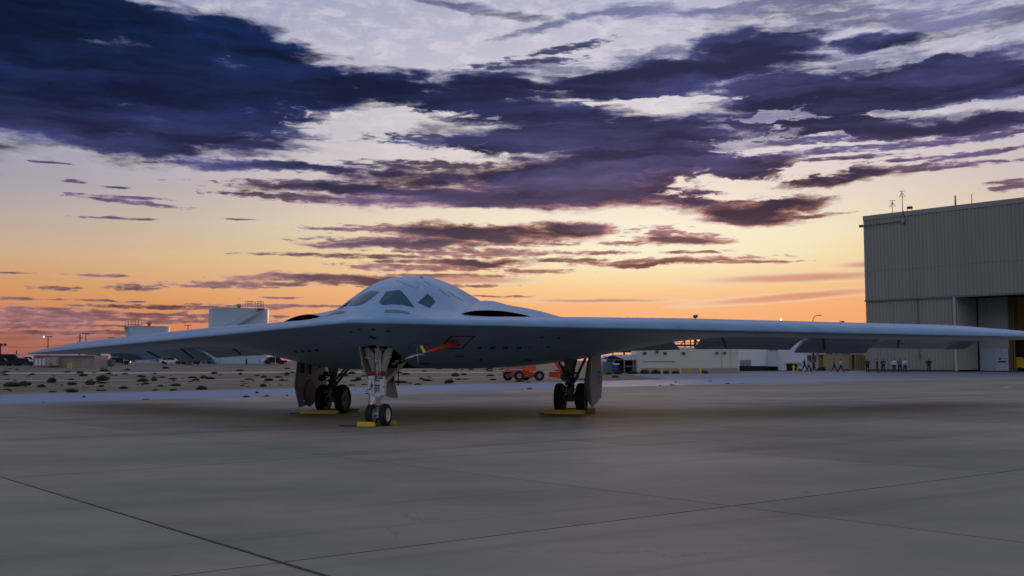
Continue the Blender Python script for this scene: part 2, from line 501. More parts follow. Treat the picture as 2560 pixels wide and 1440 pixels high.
# ------------------------------------------------------------------ ground
DIRT = bpy.data.materials.new('desert_dirt')
DIRT.use_nodes = True
K = Nodes(DIRT.node_tree)
tcd = K.new('ShaderNodeTexCoord')
big = K.noise(K.v('MULTIPLY', tcd.outputs['Object'], (0.02, 0.05, 1)), 1.0, 6, 0.6).outputs[0]
mid = K.noise(K.v('MULTIPLY', tcd.outputs['Object'], (0.15, 0.4, 1)), 1.0, 6, 0.65).outputs[0]
c1 = K.mix(K.ss(mid, 0.35, 0.65), (0.155, 0.120, 0.082, 1), (0.27, 0.215, 0.16, 1))
c2 = K.mix(K.ss(big, 0.45, 0.65), c1, (0.145, 0.135, 0.085, 1))
K.put(DIRT.node_tree.nodes['Principled BSDF'].inputs['Base Color'], c2)
DIRT.node_tree.nodes['Principled BSDF'].inputs['Roughness'].default_value = 0.95
DIRT.node_tree.nodes['Principled BSDF'].inputs['Specular IOR Level'].default_value = 0.1


def sheet(name, xs, ys, dz, m):
    bm = bmesh.new()
    rows = [[bm.verts.new((x, y, zg(x, y) + dz)) for x in xs] for y in ys]
    for a, b in zip(rows[:-1], rows[1:]):
        for i in range(len(xs) - 1):
            bm.faces.new((a[i], a[i + 1], b[i + 1], b[i]))
    me = bpy.data.meshes.new(name)
    bm.to_mesh(me); bm.free()
    me.materials.append(m)
    me.shade_smooth()
    o = bpy.data.objects.new(name, me)
    COL.objects.link(o)
    o['kind'] = 'structure'
    return o


gx = [-9000, -4000, -2000, -1000, -500, -300, -200, -150] + list(range(-120, 121, 6)) + [150, 200, 300, 500, 1000, 2000, 4000, 9000]
gy = [-300, -100, -40] + list(range(-16, 100, 6)) + list(range(100, 270, 5)) + [290, 330, 400, 520, 700, 1000, 1600, 2600, 4500, 9000]
sheet('ground', gx, gy, -0.06, DIRT)

EA = Vector((0.866, 0.5, 0)).normalized()      # apron edge direction
EN = Vector((-0.5, 0.866, 0)).normalized()     # away from the camera
E0 = Vector((-1.0, 62.0, 0))                   # point on the apron's far edge


def strip(name, a0, a1, n0, n1, dz, m, na=60, nn=6, wob=0.0):
    """a band along the apron edge: a = along, n = beyond the edge, in metres"""
    bm = bmesh.new()
    rng = random.Random(3)
    rows = []
    for j in range(nn + 1):
        row = []
        for i in range(na + 1):
            a = a0 + (a1 - a0) * i / na
            n = n0 + (n1 - n0) * j / nn + (wob * (rng.random() - 0.5) if j in (0, nn) else 0)
            p = E0 + EA * a + EN * n
            row.append(bm.verts.new((p.x, p.y, zg(p.x, p.y) + dz)))
        rows.append(row)
    for A, B in zip(rows[:-1], rows[1:]):
        for i in range(na):
            bm.faces.new((A[i], A[i + 1], B[i + 1], B[i]))
    me = bpy.data.meshes.new(name)
    bm.to_mesh(me); bm.free()
    me.materials.append(m)
    me.shade_smooth()
    o = bpy.data.objects.new(name, me)
    COL.objects.link(o)
    o['kind'] = 'structure'
    return o


JOINT = mat('joint_filler', (0.075, 0.07, 0.065), 0.9, 0, 0.3, 2)
TAXI = mat('sky_tinted_taxiway', (0.14, 0.195, 0.285), 0.6, 0, 0.2, 0.25, stretch=(1, 1, 1), bump=0.15, bscale=8)  # sky reflected at a low angle is put into the bluish base colour
ASPH = mat('worn_asphalt', (0.16, 0.165, 0.18), 0.6, 0, 0.16, 0.12, bump=0.2, bscale=20)
PATHM = mat('graded_track', (0.36, 0.33, 0.29), 0.9, 0, 0.12, 0.3)
strip('apron_bed', -130, 170, -100, 0.0, -0.045, JOINT, 40, 16)
strip('taxiway', -130, 38, 0.02, 15.5, -0.020, TAXI, 70, 6, 0.9)
strip('taxiway_shoulder', -130, 34, 15.0, 18.0, -0.032, ASPH, 60, 3, 0.8)
asph = sheet('access_road', [14, 20, 28, 36, 44, 52, 60, 70, 80, 95], [70, 78, 86, 94, 102, 110, 118, 124, 130, 136, 142, 150, 158, 166], -0.030, ASPH)
# graded dirt track across the desert
for y0, w in ((152, 7.0), (118, 2.4)):
    bm = bmesh.new()
    prev = None
    for i in range(61):
        x = -150 + i * 2.6
        yy = y0 + 0.05 * x + 1.2 * math.sin(x * 0.06)
        a = bm.verts.new((x, yy, zg(x, yy) - 0.045)); b = bm.verts.new((x, yy + w, zg(x, yy + w) - 0.045))
        if prev:
            bm.faces.new((prev[0], a, b, prev[1]))
        prev = (a, b)
    me = bpy.data.meshes.new('dirt_track'); bm.to_mesh(me); bm.free(); me.materials.append(PATHM)
    o = bpy.data.objects.new('dirt_track', me); COL.objects.link(o); o['kind'] = 'structure'

# concrete slabs of the apron, each its own piece
CONC = bpy.data.materials.new('apron_concrete')
CONC.use_nodes = True
K = Nodes(CONC.node_tree)
cb = CONC.node_tree.nodes['Principled BSDF']
geo = K.new('ShaderNodeNewGeometry')
wp = geo.outputs['Position']
oi = K.new('ShaderNodeObjectInfo')
n1 = K.noise(K.v('MULTIPLY', wp, (0.11, 0.16, 1)), 1.0, 7, 0.62).outputs[0]
n2 = K.noise(K.v('MULTIPLY', wp, (0.7, 1.1, 1)), 1.0, 7, 0.68).outputs[0]
n3 = K.noise(wp, 26.0, 4, 0.7).outputs[0]
stn = K.noise(K.v('ADD', K.v('MULTIPLY', wp, (0.5, 0.3, 1)), (9, 4, 0)), 1.0, 5, 0.7).outputs[0]
tone = K.m('MULTIPLY_ADD', K.m('SUBTRACT', n1, 0.5), 0.95, 1.0)
tone = K.m('ADD', tone, K.m('MULTIPLY', K.m('SUBTRACT', n2, 0.5), 0.42))
tone = K.m('ADD', tone, K.m('MULTIPLY', K.m('SUBTRACT', n3, 0.5), 0.16))
tone = K.m('ADD', tone, K.m('MULTIPLY', K.m('SUBTRACT', oi.outputs['Random'], 0.5), 0.22))
n4 = K.noise(K.v('MULTIPLY', wp, (90, 90, 1)), 1.0, 3, 0.7).outputs[0]
tone = K.m('ADD', tone, K.m('MULTIPLY', K.m('SUBTRACT', n4, 0.5), 0.22))
rotp = K.new('ShaderNodeVectorRotate'); rotp.rotation_type = 'Z_AXIS'; rotp.inputs['Angle'].default_value = R(-28)
K.put(rotp.inputs['Vector'], wp)
strk = K.noise(K.v('MULTIPLY', rotp.outputs[0], (0.035, 0.9, 1)), 1.0, 5, 0.6).outputs[0]
tone = K.m('SUBTRACT', tone, K.m('MULTIPLY', K.ss(strk, 0.54, 0.70), 0.20))
vor = K.new('ShaderNodeTexVoronoi'); vor.feature = 'DISTANCE_TO_EDGE'; vor.inputs['Scale'].default_value = 0.17
K.put(vor.inputs['Vector'], K.v('ADD', wp, K.v('MULTIPLY', K.noise(wp, 0.9, 5, 0.7).outputs['Color'], (1.6, 1.6, 0))))
crk = K.m('MULTIPLY', K.m('SUBTRACT', 1.0, K.ss(vor.outputs['Distance'], 0.0, 0.006)), K.ss(n1, 0.50, 0.60))
tone = K.m('SUBTRACT', tone, K.m('MULTIPLY', crk, 0.28))
spt = K.noise(K.v('ADD', wp, (31, 7, 0)), 1.9, 3, 0.5).outputs[0]
tone = K.m('SUBTRACT', tone, K.m('MULTIPLY', K.ss(spt, 0.71, 0.76), 0.22))
tone = K.m('SUBTRACT', tone, K.m('MULTIPLY', K.ss(stn, 0.60, 0.76), 0.16))
hue = K.mix(K.ss(n1, 0.38, 0.62), (0.228, 0.200, 0.156, 1), (0.272, 0.229, 0.170, 1))
sc_ = K.v('SCALE', hue)
K.put(sc_.node.inputs['Scale'], tone)
K.put(cb.inputs['Base Color'], sc_)
K.put(cb.inputs['Roughness'], K.m('MULTIPLY_ADD', n2, 0.25, 0.68))
cb.inputs['Specular IOR Level'].default_value = 0.22
bp = K.new('ShaderNodeBump'); bp.inputs['Strength'].default_value = 0.22; bp.inputs['Distance'].default_value = 0.01
K.put(bp.inputs['Height'], K.m('ADD', n3, K.m('MULTIPLY', n2, 1.5)))
K.put(cb.inputs['Normal'], bp.outputs[0])

A_, B_, C_, D_ = gnd(10, 1195), gnd(835, 1140), gnd(1830, 1265), gnd(700, 1405)
Q = ((B_ - A_) + (C_ - D_)) * 0.5
Pv = ((C_ - B_) + (D_ - A_)) * 0.5
Q.z = Pv.z = 0
LAT = Vector((C_.x, C_.y, 0))
apron = empty('apron')
apron['kind'] = 'structure'
gap = 0.018


def slab(i, j):
    qs = [LAT + Q * (i + u) + Pv * (j + v) for u, v in ((0, 0), (1, 0), (1, 1), (0, 1))]
    c = sum(qs, Vector()) / 4
    lim = lambda p: (p - E0).dot(EN)
    if all(lim(q) > 0 for q in qs):
        return
    if c.y < 2 or c.y > 120 or abs(c.x) > 0.52 * c.y + 16:
        return
    poly = []
    # clip to the apron's far edge
    n = 4
    for k in range(n):
        a, b = qs[k], qs[(k + 1) % n]
        la, lb = lim(a), lim(b)
        if la <= 0:
            poly.append(a)
        if (la < 0) != (lb < 0) and abs(la - lb) > 1e-6:
            poly.append(a + (b - a) * (la / (la - lb)))
    if len(poly) < 3:
        return
    c = sum(poly, Vector()) / len(poly)
    top = []
    for p in poly:
        d = c - p
        q = p + d.normalized() * min(gap * 1.4, d.length * 0.2)
        top.append((q.x, q.y, zg(q.x, q.y)))
    bm = bmesh.new()
    vs = [bm.verts.new(p) for p in top]
    lo = [bm.verts.new((p[0], p[1], p[2] - 0.04)) for p in top]
    f = bm.faces.new(vs)
    if f.normal.z < 0:
        f.normal_flip()
    m_ = len(vs)
    for k in range(m_):
        bm.faces.new((vs[k], lo[k], lo[(k + 1) % m_], vs[(k + 1) % m_]))
    bmesh.ops.recalc_face_normals(bm, faces=bm.faces)
    me = bpy.data.meshes.new('concrete_slab'); bm.to_mesh(me); bm.free()
    me.materials.append(CONC)
    o = bpy.data.objects.new('concrete_slab', me); COL.objects.link(o); o.parent = apron


for i in range(-16, 22):
    for j in range(-16, 6):
        slab(i, j)

# worn tyre tracks crossing the apron
TRK = mat('tyre_track', (0.17, 0.142, 0.115), 0.75, 0, 0.5, 0.7)
for (pts_, wd) in (([(1180, 988), (1500, 986), (1900, 1002), (2600, 984)], 0.26), ([(1180, 994), (1500, 992), (1900, 1009), (2600, 990)], 0.26),
                   ([(-40, 1046), (500, 1030), (1000, 1012), (1500, 1006), (2100, 1016)], 0.22), ([(1240, 1010), (1330, 1004), (1400, 996), (1420, 990)], 0.16)):
    gp = [gnd(*p_) for p_ in pts_]
    tb = MB(); n_ = 48; prevp = None
    for k in range(n_ + 1):
        u = k / n_ * (len(gp) - 1); i_ = min(int(u), len(gp) - 2); f_ = u - i_
        p0, p1, p2, p3 = gp[max(i_ - 1, 0)], gp[i_], gp[i_ + 1], gp[min(i_ + 2, len(gp) - 1)]
        q = 0.5 * ((2 * p1) + (p2 - p0) * f_ + (2 * p0 - 5 * p1 + 4 * p2 - p3) * f_ * f_ + (3 * p1 - p0 - 3 * p2 + p3) * f_ ** 3)
        if prevp is not None:
            dd_ = q - prevp; dd_.z = 0
            if dd_.length > 1e-4:
                nn1 = Vector((-dd_.y, dd_.x, 0)).normalized() * wd / 2
                tb.quad(*[(v_.x, v_.y, zg(v_.x, v_.y) + 0.005) for v_ in (prevp - nn1, q - nn1, q + nn1, prevp + nn1)])
        prevp = q
    tb.build('tyre_track', TRK, apron)['kind'] = 'stuff'

# the one joint with fresh dark sealant, and repair patches
sl_ = MB()
d0 = (D_ - A_); d0.z = 0; d0.normalize(); dn = Vector((-d0.y, d0.x, 0)) * 0.015
for k in range(28):
    rgk = random.Random(k)
    a = A_ + d0 * (k * 0.5 - 0.2) + dn * rgk.uniform(-0.3, 0.3); b = A_ + d0 * (k * 0.5 + 0.31) + dn * rgk.uniform(-0.3, 0.3)
    sl_.quad(*[(q.x, q.y, zg(q.x, q.y) + 0.004) for q in (a - dn, b - dn, b + dn, a + dn)])
so = sl_.build('joint_sealant', mat('sealant_black', (0.012, 0.011, 0.011), 0.7), apron)
so['kind'] = 'stuff'

# far hills
HILL = mat('far_hills', (0.32, 0.25, 0.26), 0.95, spec=0.0)
bm = bmesh.new()
rg = random.Random(11)
def ridge(x):
    return 0.5 + 0.5 * math.sin(x * 0.0011 + 1.0) * math.sin(x * 0.0037 + 0.4) + 0.18 * math.sin(x * 0.011) + 0.08 * math.sin(x * 0.031)
prev = None
for i in range(181):
    x = -7200 + i * 80
    h = max(4, 78 * ridge(x) * (0.12 + 0.88 * sstep((-2600 - x) / 700)))
    cols = [bm.verts.new((x, 8000, -4)), bm.verts.new((x + 30, 8250, h * 0.62)), bm.verts.new((x, 8600, h)), bm.verts.new((x, 9000, -4))]
    if prev:
        for a, b, c, d in zip(prev[:-1], cols[:-1], cols[1:], prev[1:]):
            bm.faces.new((a, b, c, d))
    prev = cols
bmesh.ops.recalc_face_normals(bm, faces=bm.faces)
me = bpy.data.meshes.new('hills'); bm.to_mesh(me); bm.free(); me.materials.append(HILL); me.shade_smooth()
o = bpy.data.objects.new('hills', me); COL.objects.link(o); o['kind'] = 'structure'

# ------------------------------------------------------------------ the bomber
PSI = R(13.5)
ROLL = 0.0115
AY0 = 26.5
AX0 = xat(880, AY0)
ROOT_Z = zg(AX0 + 0.9, 30) - 0.005
plane = empty('flying_wing_bomber', (AX0, AY0, ROOT_Z))
plane.rotation_euler = (0, -ROLL, -PSI)
tag(plane, 'pale grey flying wing stealth bomber parked on the apron', 'aircraft')
PM = Matrix.Translation((AX0, AY0, ROOT_Z)) @ Matrix.Rotation(-PSI, 4, 'Z') @ Matrix.Rotation(-ROLL, 4, 'Y')
PMI = PM.inverted()

SWP = math.tan(R(33))
HS = 21.2
YT = 16.2
CO = 6.0
SCR = (YT - CO) / (2 * SWP)
FLAPS = [(3.6, 7.30, 0.52), (8.95, 12.35, 0.54), (12.45, 15.15, 0.64), (15.25, 19.0, 0.42)]
CUTS = [(3.6, 7.35), (8.6, 19.02)]


def npss(t):
    t = np.clip(t, 0, 1)
    return t * t * (3 - 2 * t)


def yle(s):
    return SWP * (np.sqrt(s * s + 0.05) - math.sqrt(0.05))


def chord(s):
    inner = YT - SWP * s - yle(s)
    outer = np.full_like(s, CO)
    c = np.where(s < SCR, inner, outer)
    return np.where(s > 18.6, CO + (0.28 - CO) * np.clip((s - 18.6) / (HS - 18.6), 0, 1), c)


def nosef(v):
    v = np.clip(v, 0, 1)
    return 2.969 * np.sqrt(v) - 1.26 * v - 3.516 * v ** 2 + 2.843 * v ** 3 - 1.015 * v ** 4


def thick(s):
    return 1 - 0.86 * np.clip((s - 16.6) / (HS - 16.6), 0, 1) ** 1.7


def zle(s):
    return 2.85 - 0.0212 * s


def section(s, d, c):
    v = d / c
    v0 = np.minimum(1.8, 0.3 * c) / c
    nose = nosef(d / np.minimum(6.0, c))
    aft = 1 - np.clip((v - v0) / (1 - v0), 0, 1) ** 1.8
    return np.where(v < v0, nose, aft)


def zU(x, y, hood=False):
    s = np.abs(x)
    c = chord(s)
    d = np.clip(y - yle(s), 0, c)
    tu = (0.27 + 0.13 * npss(s / 9)) * thick(s)
    z = zle(s) + tu * section(s, d, c)
    # cockpit hump running back into the spine
    pf = np.sin(np.clip((y - 0.40) / 4.75, 0, 1) * math.pi / 2) ** 1.35
    pa = np.cos(np.clip((y - 5.15) / 9.2, 0, 1) * math.pi / 2) ** 1.5
    w = 1.02 + 0.86 * npss(y / 4.8) + 0.25 * npss((y - 5) / 6)
    z = z + 1.40 * np.where(y < 5.15, pf, pa) * np.exp(-(s / w) ** 3.0)
    # aft deck fairing over the engines
    z = z + hoodh(s, y) * npss((y - ylip(s) - 0.05) / 0.02) if hood else z
    return z


def ylip(s):
    return 3.0 + SWP * (s - 2.3)


def hoodh(s, y):
    e = np.clip(y - ylip(s), 0, 20)
    s0 = 2.18 - 0.10 * np.clip(e, 0, 6)
    s1 = 4.12 + 0.14 * np.clip(e, 0, 6)
    t = (s - s0) / (s1 - s0)
    tc_ = np.clip(t, 0, 1)
    pk = 0.62 - 0.10 * npss(e / 4)
    a = tc_ ** pk * (1 - tc_) ** 0.9 / (0.40 ** pk * 0.60 ** 0.9)
    a = np.where((t < 0) | (t > 1), -0.25, a)
    amp = (0.215 + 0.28 * npss(e / 3.6)) * (1 - npss((e - 5.0) / 6.0))
    return np.minimum(a, 1.0) * amp - 0.015


def zL(x, y):
    s = np.abs(x)
    c = chord(s)
    d = np.clip(y - yle(s), 0, c)
    z = zle(s) - 0.13 * thick(s) * section(s, d, c)
    dep = np.sin(np.clip(d / 4.3, 0, 1) * math.pi / 2) ** 1.55
    lat = 0.5 + 0.5 * np.cos(np.clip((s - 1.5) / 9.0, 0, 1) * math.pi)
    return z - 1.12 * lat * dep * (1 - npss((d / c - 0.6) / 0.4))


def A1(v):
    return np.array([float(v)])


def hit(px, py, upper):
    """where a sight line meets the upper or lower skin, in aircraft coordinates"""
    o = PMI @ Vector((0, 0, CAMH))
    d = (PMI.to_3x3() @ ray(px, py)).normalized()
    t = np.arange(22.0, 50.0, 0.01)
    X, Y, Z = o.x + d.x * t, o.y + d.y * t, o.z + d.z * t
    s = np.abs(X)
    dd = Y - yle(s)
    ok = (dd > 0) & (dd < chord(s)) & (s < HS)
    ins = ok & (Z < zU(X, Y)) & (Z > zL(X, Y))
    k = int(np.argmax(ins))
    if not ins[k]:
        return None
    return Vector((X[k], Y[k], 0))


def skin(x, y, upper, off):
    f = zU if upper else zL
    e = 0.01
    z = float(f(A1(x), A1(y))[0])
    zx = (float(f(A1(x + e), A1(y))[0]) - z) / e
    zy = (float(f(A1(x), A1(y + e))[0]) - z) / e
    n = Vector((-zx, -zy, 1)).normalized()
    if not upper:
        n = -n
    return Vector((x, y, z)) + n * off


def decal_xy(name, poly, m, upper, off=0.006, parent=None, cuts=3, lift=None):
    """a thin plate of its own following the skin; poly = plan positions"""
    bm = bmesh.new()
    vs = [bm.verts.new((p[0], p[1], 0)) for p in poly]
    bm.faces.new(vs)
    bmesh.ops.triangulate(bm, faces=bm.faces)
    for _ in range(cuts):
        bmesh.ops.subdivide_edges(bm, edges=bm.edges, cuts=1, use_grid_fill=True)
    for v in bm.verts:
        v.co = skin(v.co.x, v.co.y, upper, off)
    bmesh.ops.triangulate(bm, faces=bm.faces)
    bmesh.ops.recalc_face_normals(bm, faces=bm.faces)
    me = bpy.data.meshes.new(name)
    bm.to_mesh(me); bm.free()
    me.materials.append(m)
    me.shade_smooth()
    o = bpy.data.objects.new(name, me)
    COL.objects.link(o)
    o.parent = parent or plane
    return o


def decal(name, pxs, m, upper, off=0.006, parent=None, cuts=3):
    pts = [hit(*p, upper) for p in pxs]
    if any(p is None for p in pts):
        print('decal missed', name, pxs)
        pts = [p for p in pts if p is not None]
        if len(pts) < 3:
            return None
    return decal_xy(name, [(p.x, p.y) for p in pts], m, upper, off, parent, cuts), pts


# ---- airframe
cols = [0.0] + [i * 0.075 for i in range(1, 74)]
cols += list(np.arange(cols[-1] + 0.12, 18.6, 0.16)) + list(np.arange(18.6, HS, 0.10)) + [HS]
for a, b in CUTS:
    cols += [a - 0.002, a + 0.002, b - 0.002, b + 0.002]
cols = sorted(set(round(float(c), 4) for c in cols))
xs = np.array([-c for c in cols[::-1] if c > 0] + cols)
FCH = 1.35


def flapcut(s):
    out = np.zeros_like(s)
    for a, b in CUTS:
        out = np.where((s > a) & (s < b), FCH, out)
    return out


NR = 120
w_ = np.linspace(0, 1, NR + 1)
ww = 0.62 * w_ ** 2.2 + 0.38 * w_ ** 1.0 * w_ ** 0.5
ww = ww / ww[-1]
S = np.abs(xs)
CB = chord(S) - flapcut(S)
YY = yle(S)[None, :] + ww[:, None] * CB[None, :]
XX = np.broadcast_to(xs[None, :], YY.shape)
ZU = zU(XX, YY)
ZL = zL(XX, YY)
ZL = np.minimum(ZL, ZU - 0.012)
ZL[0] = ZU[0] = zle(S)
nc = len(xs)
vu = np.stack([XX, YY, ZU], -1).reshape(-1, 3)
vl = np.stack([XX[1:], YY[1:], ZL[1:]], -1).reshape(-1, 3)
verts = np.concatenate([vu, vl])
iu = lambda r, c: r * nc + c
nu = (NR + 1) * nc
il = lambda r, c: c if r == 0 else nu + (r - 1) * nc + c
faces = []
for r in range(NR):
    for c in range(nc - 1):
        faces.append((iu(r, c), iu(r, c + 1), iu(r + 1, c + 1), iu(r + 1, c)))
        faces.append((il(r, c), il(r + 1, c), il(r + 1, c + 1), il(r, c + 1)))
for c in range(nc - 1):
    faces.append((iu(NR, c), iu(NR, c + 1), il(NR, c + 1), il(NR, c)))
for r in range(NR):
    for c, fl in ((0, False), (nc - 1, True)):
        q = [iu(r, c), iu(r + 1, c), il(r + 1, c), il(r, c)]
        if r == 0:
            q = q[:3]
        faces.append(tuple(q[::-1] if fl else q))
me = bpy.data.meshes.new('airframe')
me.from_pydata(verts.tolist(), [], faces)
me.update()
bm = bmesh.new(); bm.from_mesh(me)
bmesh.ops.recalc_face_normals(bm, faces=bm.faces)
bm.to_mesh(me); bm.free()
me.materials.append(PAINT)
me.materials.append(BLACK)
airframe = bpy.data.objects.new('airframe', me)
COL.objects.link(airframe)
airframe.parent = plane
# nose wheel bay cut into the belly
bay = bpy.data.meshes.new('bay_cutter')
bmc = bmesh.new()
plan = [(0.0, 1.58), (0.46, 1.86), (0.46, 4.3), (-0.46, 4.3), (-0.46, 1.86)]
lo = [bmc.verts.new((x, y, 0.8)) for x, y in plan]
hi = [bmc.verts.new((x, y, 2.72 if y > 1.7 else 2.62)) for x, y in plan]
bmc.faces.new(lo[::-1]); bmc.faces.new(hi)
for k in range(5):
    bmc.faces.new((lo[k], lo[(k + 1) % 5], hi[(k + 1) % 5], hi[k]))
bmesh.ops.recalc_face_normals(bmc, faces=bmc.faces)
bmc.to_mesh(bay); bmc.free()
bay.materials.append(BLACK)
cutter = bpy.data.objects.new('bay_cutter', bay)
COL.objects.link(cutter)
cutter.parent = plane
md = airframe.modifiers.new('bay', 'BOOLEAN')
md.object = cutter
md.operation = 'DIFFERENCE'
md.solver = 'EXACT'
try:
    md.material_mode = 'TRANSFER'
except Exception:
    pass
bpy.context.view_layer.update()
dg = bpy.context.evaluated_depsgraph_get()
new = bpy.data.meshes.new_from_object(airframe.evaluated_get(dg))
airframe.modifiers.clear()
airframe.data = new
new.name = 'airframe'
new.shade_smooth()
new.set_sharp_from_angle(angle=R(38))
bpy.data.objects.remove(cutter)

# ---- engine hoods and their dark ducts
for sg in (1, -1):
    rows = []
    ss_ = np.linspace(1.30, 5.2, 84)
    es = np.concatenate([np.linspace(0, 1, 18) ** 1.3 * 1.2, np.linspace(1.35, 11.0, 44)])
    bm = bmesh.new()
    grid = []
    for e in es:
        row = []
        y = ylip(ss_) + e
        h = hoodh(ss_, y)
        z = zU(ss_, y) + h
        if e < 0.08:
            z = z - 0.02 * (1 - e / 0.08)
        for k in range(len(ss_)):
            row.append(bm.verts.new((sg * ss_[k], y[k], z[k])))
        grid.append(row)
    for a, b in zip(grid[:-1], grid[1:]):
        for k in range(len(ss_) - 1):
            bm.faces.new((a[k], a[k + 1], b[k + 1], b[k]))
    bmesh.ops.recalc_face_normals(bm, faces=bm.faces)
    if sum(f.normal.z for f in bm.faces) < 0:
        bmesh.ops.reverse_faces(bm, faces=bm.faces)
    me = bpy.data.meshes.new('engine_hood'); bm.to_mesh(me); bm.free()
    me.materials.append(PAINT); me.shade_smooth()
    hood = bpy.data.objects.new('engine_hood', me); COL.objects.link(hood); hood.parent = plane
    # duct lining: floor and ceiling just inside the hood
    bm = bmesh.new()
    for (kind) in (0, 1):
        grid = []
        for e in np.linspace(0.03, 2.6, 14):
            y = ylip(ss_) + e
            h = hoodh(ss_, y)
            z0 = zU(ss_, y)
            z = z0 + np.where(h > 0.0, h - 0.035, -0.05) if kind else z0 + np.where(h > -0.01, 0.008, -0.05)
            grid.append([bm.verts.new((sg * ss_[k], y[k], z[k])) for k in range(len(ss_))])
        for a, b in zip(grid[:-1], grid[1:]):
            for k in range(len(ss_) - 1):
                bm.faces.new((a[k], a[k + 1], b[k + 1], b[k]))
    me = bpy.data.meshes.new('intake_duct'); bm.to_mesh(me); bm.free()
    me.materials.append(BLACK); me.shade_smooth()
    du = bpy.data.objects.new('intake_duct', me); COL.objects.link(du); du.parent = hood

# ---- cockpit glazing: two windscreens, two side windows, each mirrored about the centre line
def k5(x, y):
    return (820 + x / 5.12, 670 + y / 5.12)


def mirrored(name, pxs, m, off, cuts=4, upper=True):
    r = decal(name, pxs, m, upper, off, None, cuts)
    if r:
        decal_xy(name, [(-p.x, p.y) for p in r[1]], m, upper, off, None, cuts)


def outline(pxs, k):
    cx = sum(p[0] for p in pxs) / len(pxs); cy = sum(p[1] for p in pxs) / len(pxs)
    return [(cx + (p[0] - cx) * k, cy + (p[1] - cy) * k) for p in pxs]


FW = [k5(742, 306), k5(830, 292), k5(925, 285), k5(1012, 385), k5(1105, 505), k5(1000, 480), k5(900, 468), k5(800, 466), k5(700, 474), k5(655, 442)]
mirrored('windscreen', FW, GLASS, 0.010)
SW = [k5(1150, 445), k5(1275, 332), k5(1335, 382), k5(1372, 438), k5(1295, 512)]
mirrored('side_window', SW, GLASS, 0.010)
EB = [k5(735, 541), k5(880, 540), k5(1032, 566), k5(1056, 593), k5(900, 572), k5(718, 574)]
mirrored('sensor_panel', EB, PAINT2, 0.007, 3)
# dotted fastener lines of the roof hatches and scuffs on the spine
for (x0, y0, x1, y1, n) in ((885, 165, 1100, 250, 11), (1120, 150, 1165, 215, 6), (1165, 235, 1110, 270, 4), (900, 150, 880, 165, 3)):
    for k in range(n):
        a = (k + 0.15) / n; b = (k + 0.70) / n
        p = [k5(x0 + (x1 - x0) * a, y0 + (y1 - y0) * a - 3), k5(x0 + (x1 - x0) * b, y0 + (y1 - y0) * b - 3),
             k5(x0 + (x1 - x0) * b, y0 + (y1 - y0) * b + 3), k5(x0 + (x1 - x0) * a, y0 + (y1 - y0) * a + 3)]
        decal('fastener_strip', p, SEAM, True, 0.005, None, 0)
decal('roof_vent', [k5(1172, 112), k5(1215, 118), k5(1222, 132), k5(1185, 124)], SEAM, True, 0.005, None, 1)
for (x, y, l) in ((1420, 270, 60), (1455, 300, 55), (1500, 330, 60), (1540, 300, 70), (1590, 340, 40), (1650, 370, 90), (1230, 165, 90)):
    decal('paint_scuff', [k5(x, y), k5(x + l, y + l * 0.62), k5(x + l + 4, y + l * 0.62 + 9), k5(x - 3, y + 7)], PAINT2, True, 0.004, None, 1)


# ---- marks and hatches on the underside
def dia(cx, cy, w, h, sk):
    return [(cx - w / 2 + sk, cy - h / 2), (cx + w / 2 + sk, cy - h / 2), (cx + w / 2 - sk, cy + h / 2), (cx - w / 2 - sk, cy + h / 2)]


def k14(x, y):
    return (860 + x / 14.4, 800 + y / 14.4)


for pl in ([k14(140, 400), k14(215, 392), k14(350, 445), k14(280, 472)], [k14(450, 325), k14(520, 305), k14(645, 342), k14(590, 362)],
           [k14(955, 335), k14(1020, 298), k14(1150, 318), k14(1095, 364)], [k14(1480, 425), k14(1550, 365), k14(1705, 360), k14(1620, 436)]):
    decal('sensor_window', pl, SEAM, False, 0.006, None, 1)
for cx, cy in ((1198, 869.5), (1231, 869.5), (1264, 869.5), (1297, 869.5)):
    decal('sensor_window', dia(cx, cy, 12, 6, 2.5), SEAM, False, 0.006, None, 1)
for cx, cy in ((740, 878.5), (757, 877.5), (773, 876.5), (791, 875.5)):
    decal('sensor_window', dia(cx, cy, 9, 5, -2.0), SEAM, False, 0.006, None, 1)
for cx, cy, w, h in ((1355, 843, 9, 3), (1398, 844, 5, 4), (1326, 868, 4, 3), (1371, 867, 9, 3), (1150, 890, 22, 3), (1063, 909, 28, 3), (1201, 899, 6, 4), (1320, 900, 18, 3)):
    decal('drain_mark', dia(cx, cy, w, h, 1.0), SEAM, False, 0.006, None, 1)
# dark bird emblem ahead of the wheel bay
decal('bird_emblem', [k14(880, 530), k14(1000, 565), k14(1120, 615), k14(1250, 628), k14(1150, 640), k14(1080, 690), k14(1045, 690), k14(1030, 640), k14(800, 632), k14(960, 605), k14(940, 570)], SEAM, False, 0.006, None, 2)
# big hatch with a dark border, red sleeve over it
HQ = [(1126, 838), (1193, 838), (1157, 873), (1094, 872)]
def ring(name, quad, t, m, off):
    c = (sum(p[0] for p in quad) / 4, sum(p[1] for p in quad) / 4)
    for k in range(4):
        a, b = quad[k], quad[(k + 1) % 4]
        ai = (a[0] + (c[0] - a[0]) * t, a[1] + (c[1] - a[1]) * t)
        bi = (b[0] + (c[0] - b[0]) * t, b[1] + (c[1] - b[1]) * t)
        decal(name, [a, b, bi, ai], m, False, off, None, 2)
ring('hatch_rim', HQ, 0.05, CREAM, 0.004)
ring('hatch_border', outline(HQ, 0.94), 0.13, SEAM, 0.007)
ring('panel_seam', [(1030, 856), (1072, 856), (1058, 872), (1020, 872)], 0.10, PAINT2, 0.004)
ring('panel_seam', [(852, 858), (868, 857), (896, 872), (876, 874)], 0.10, PAINT2, 0.004)

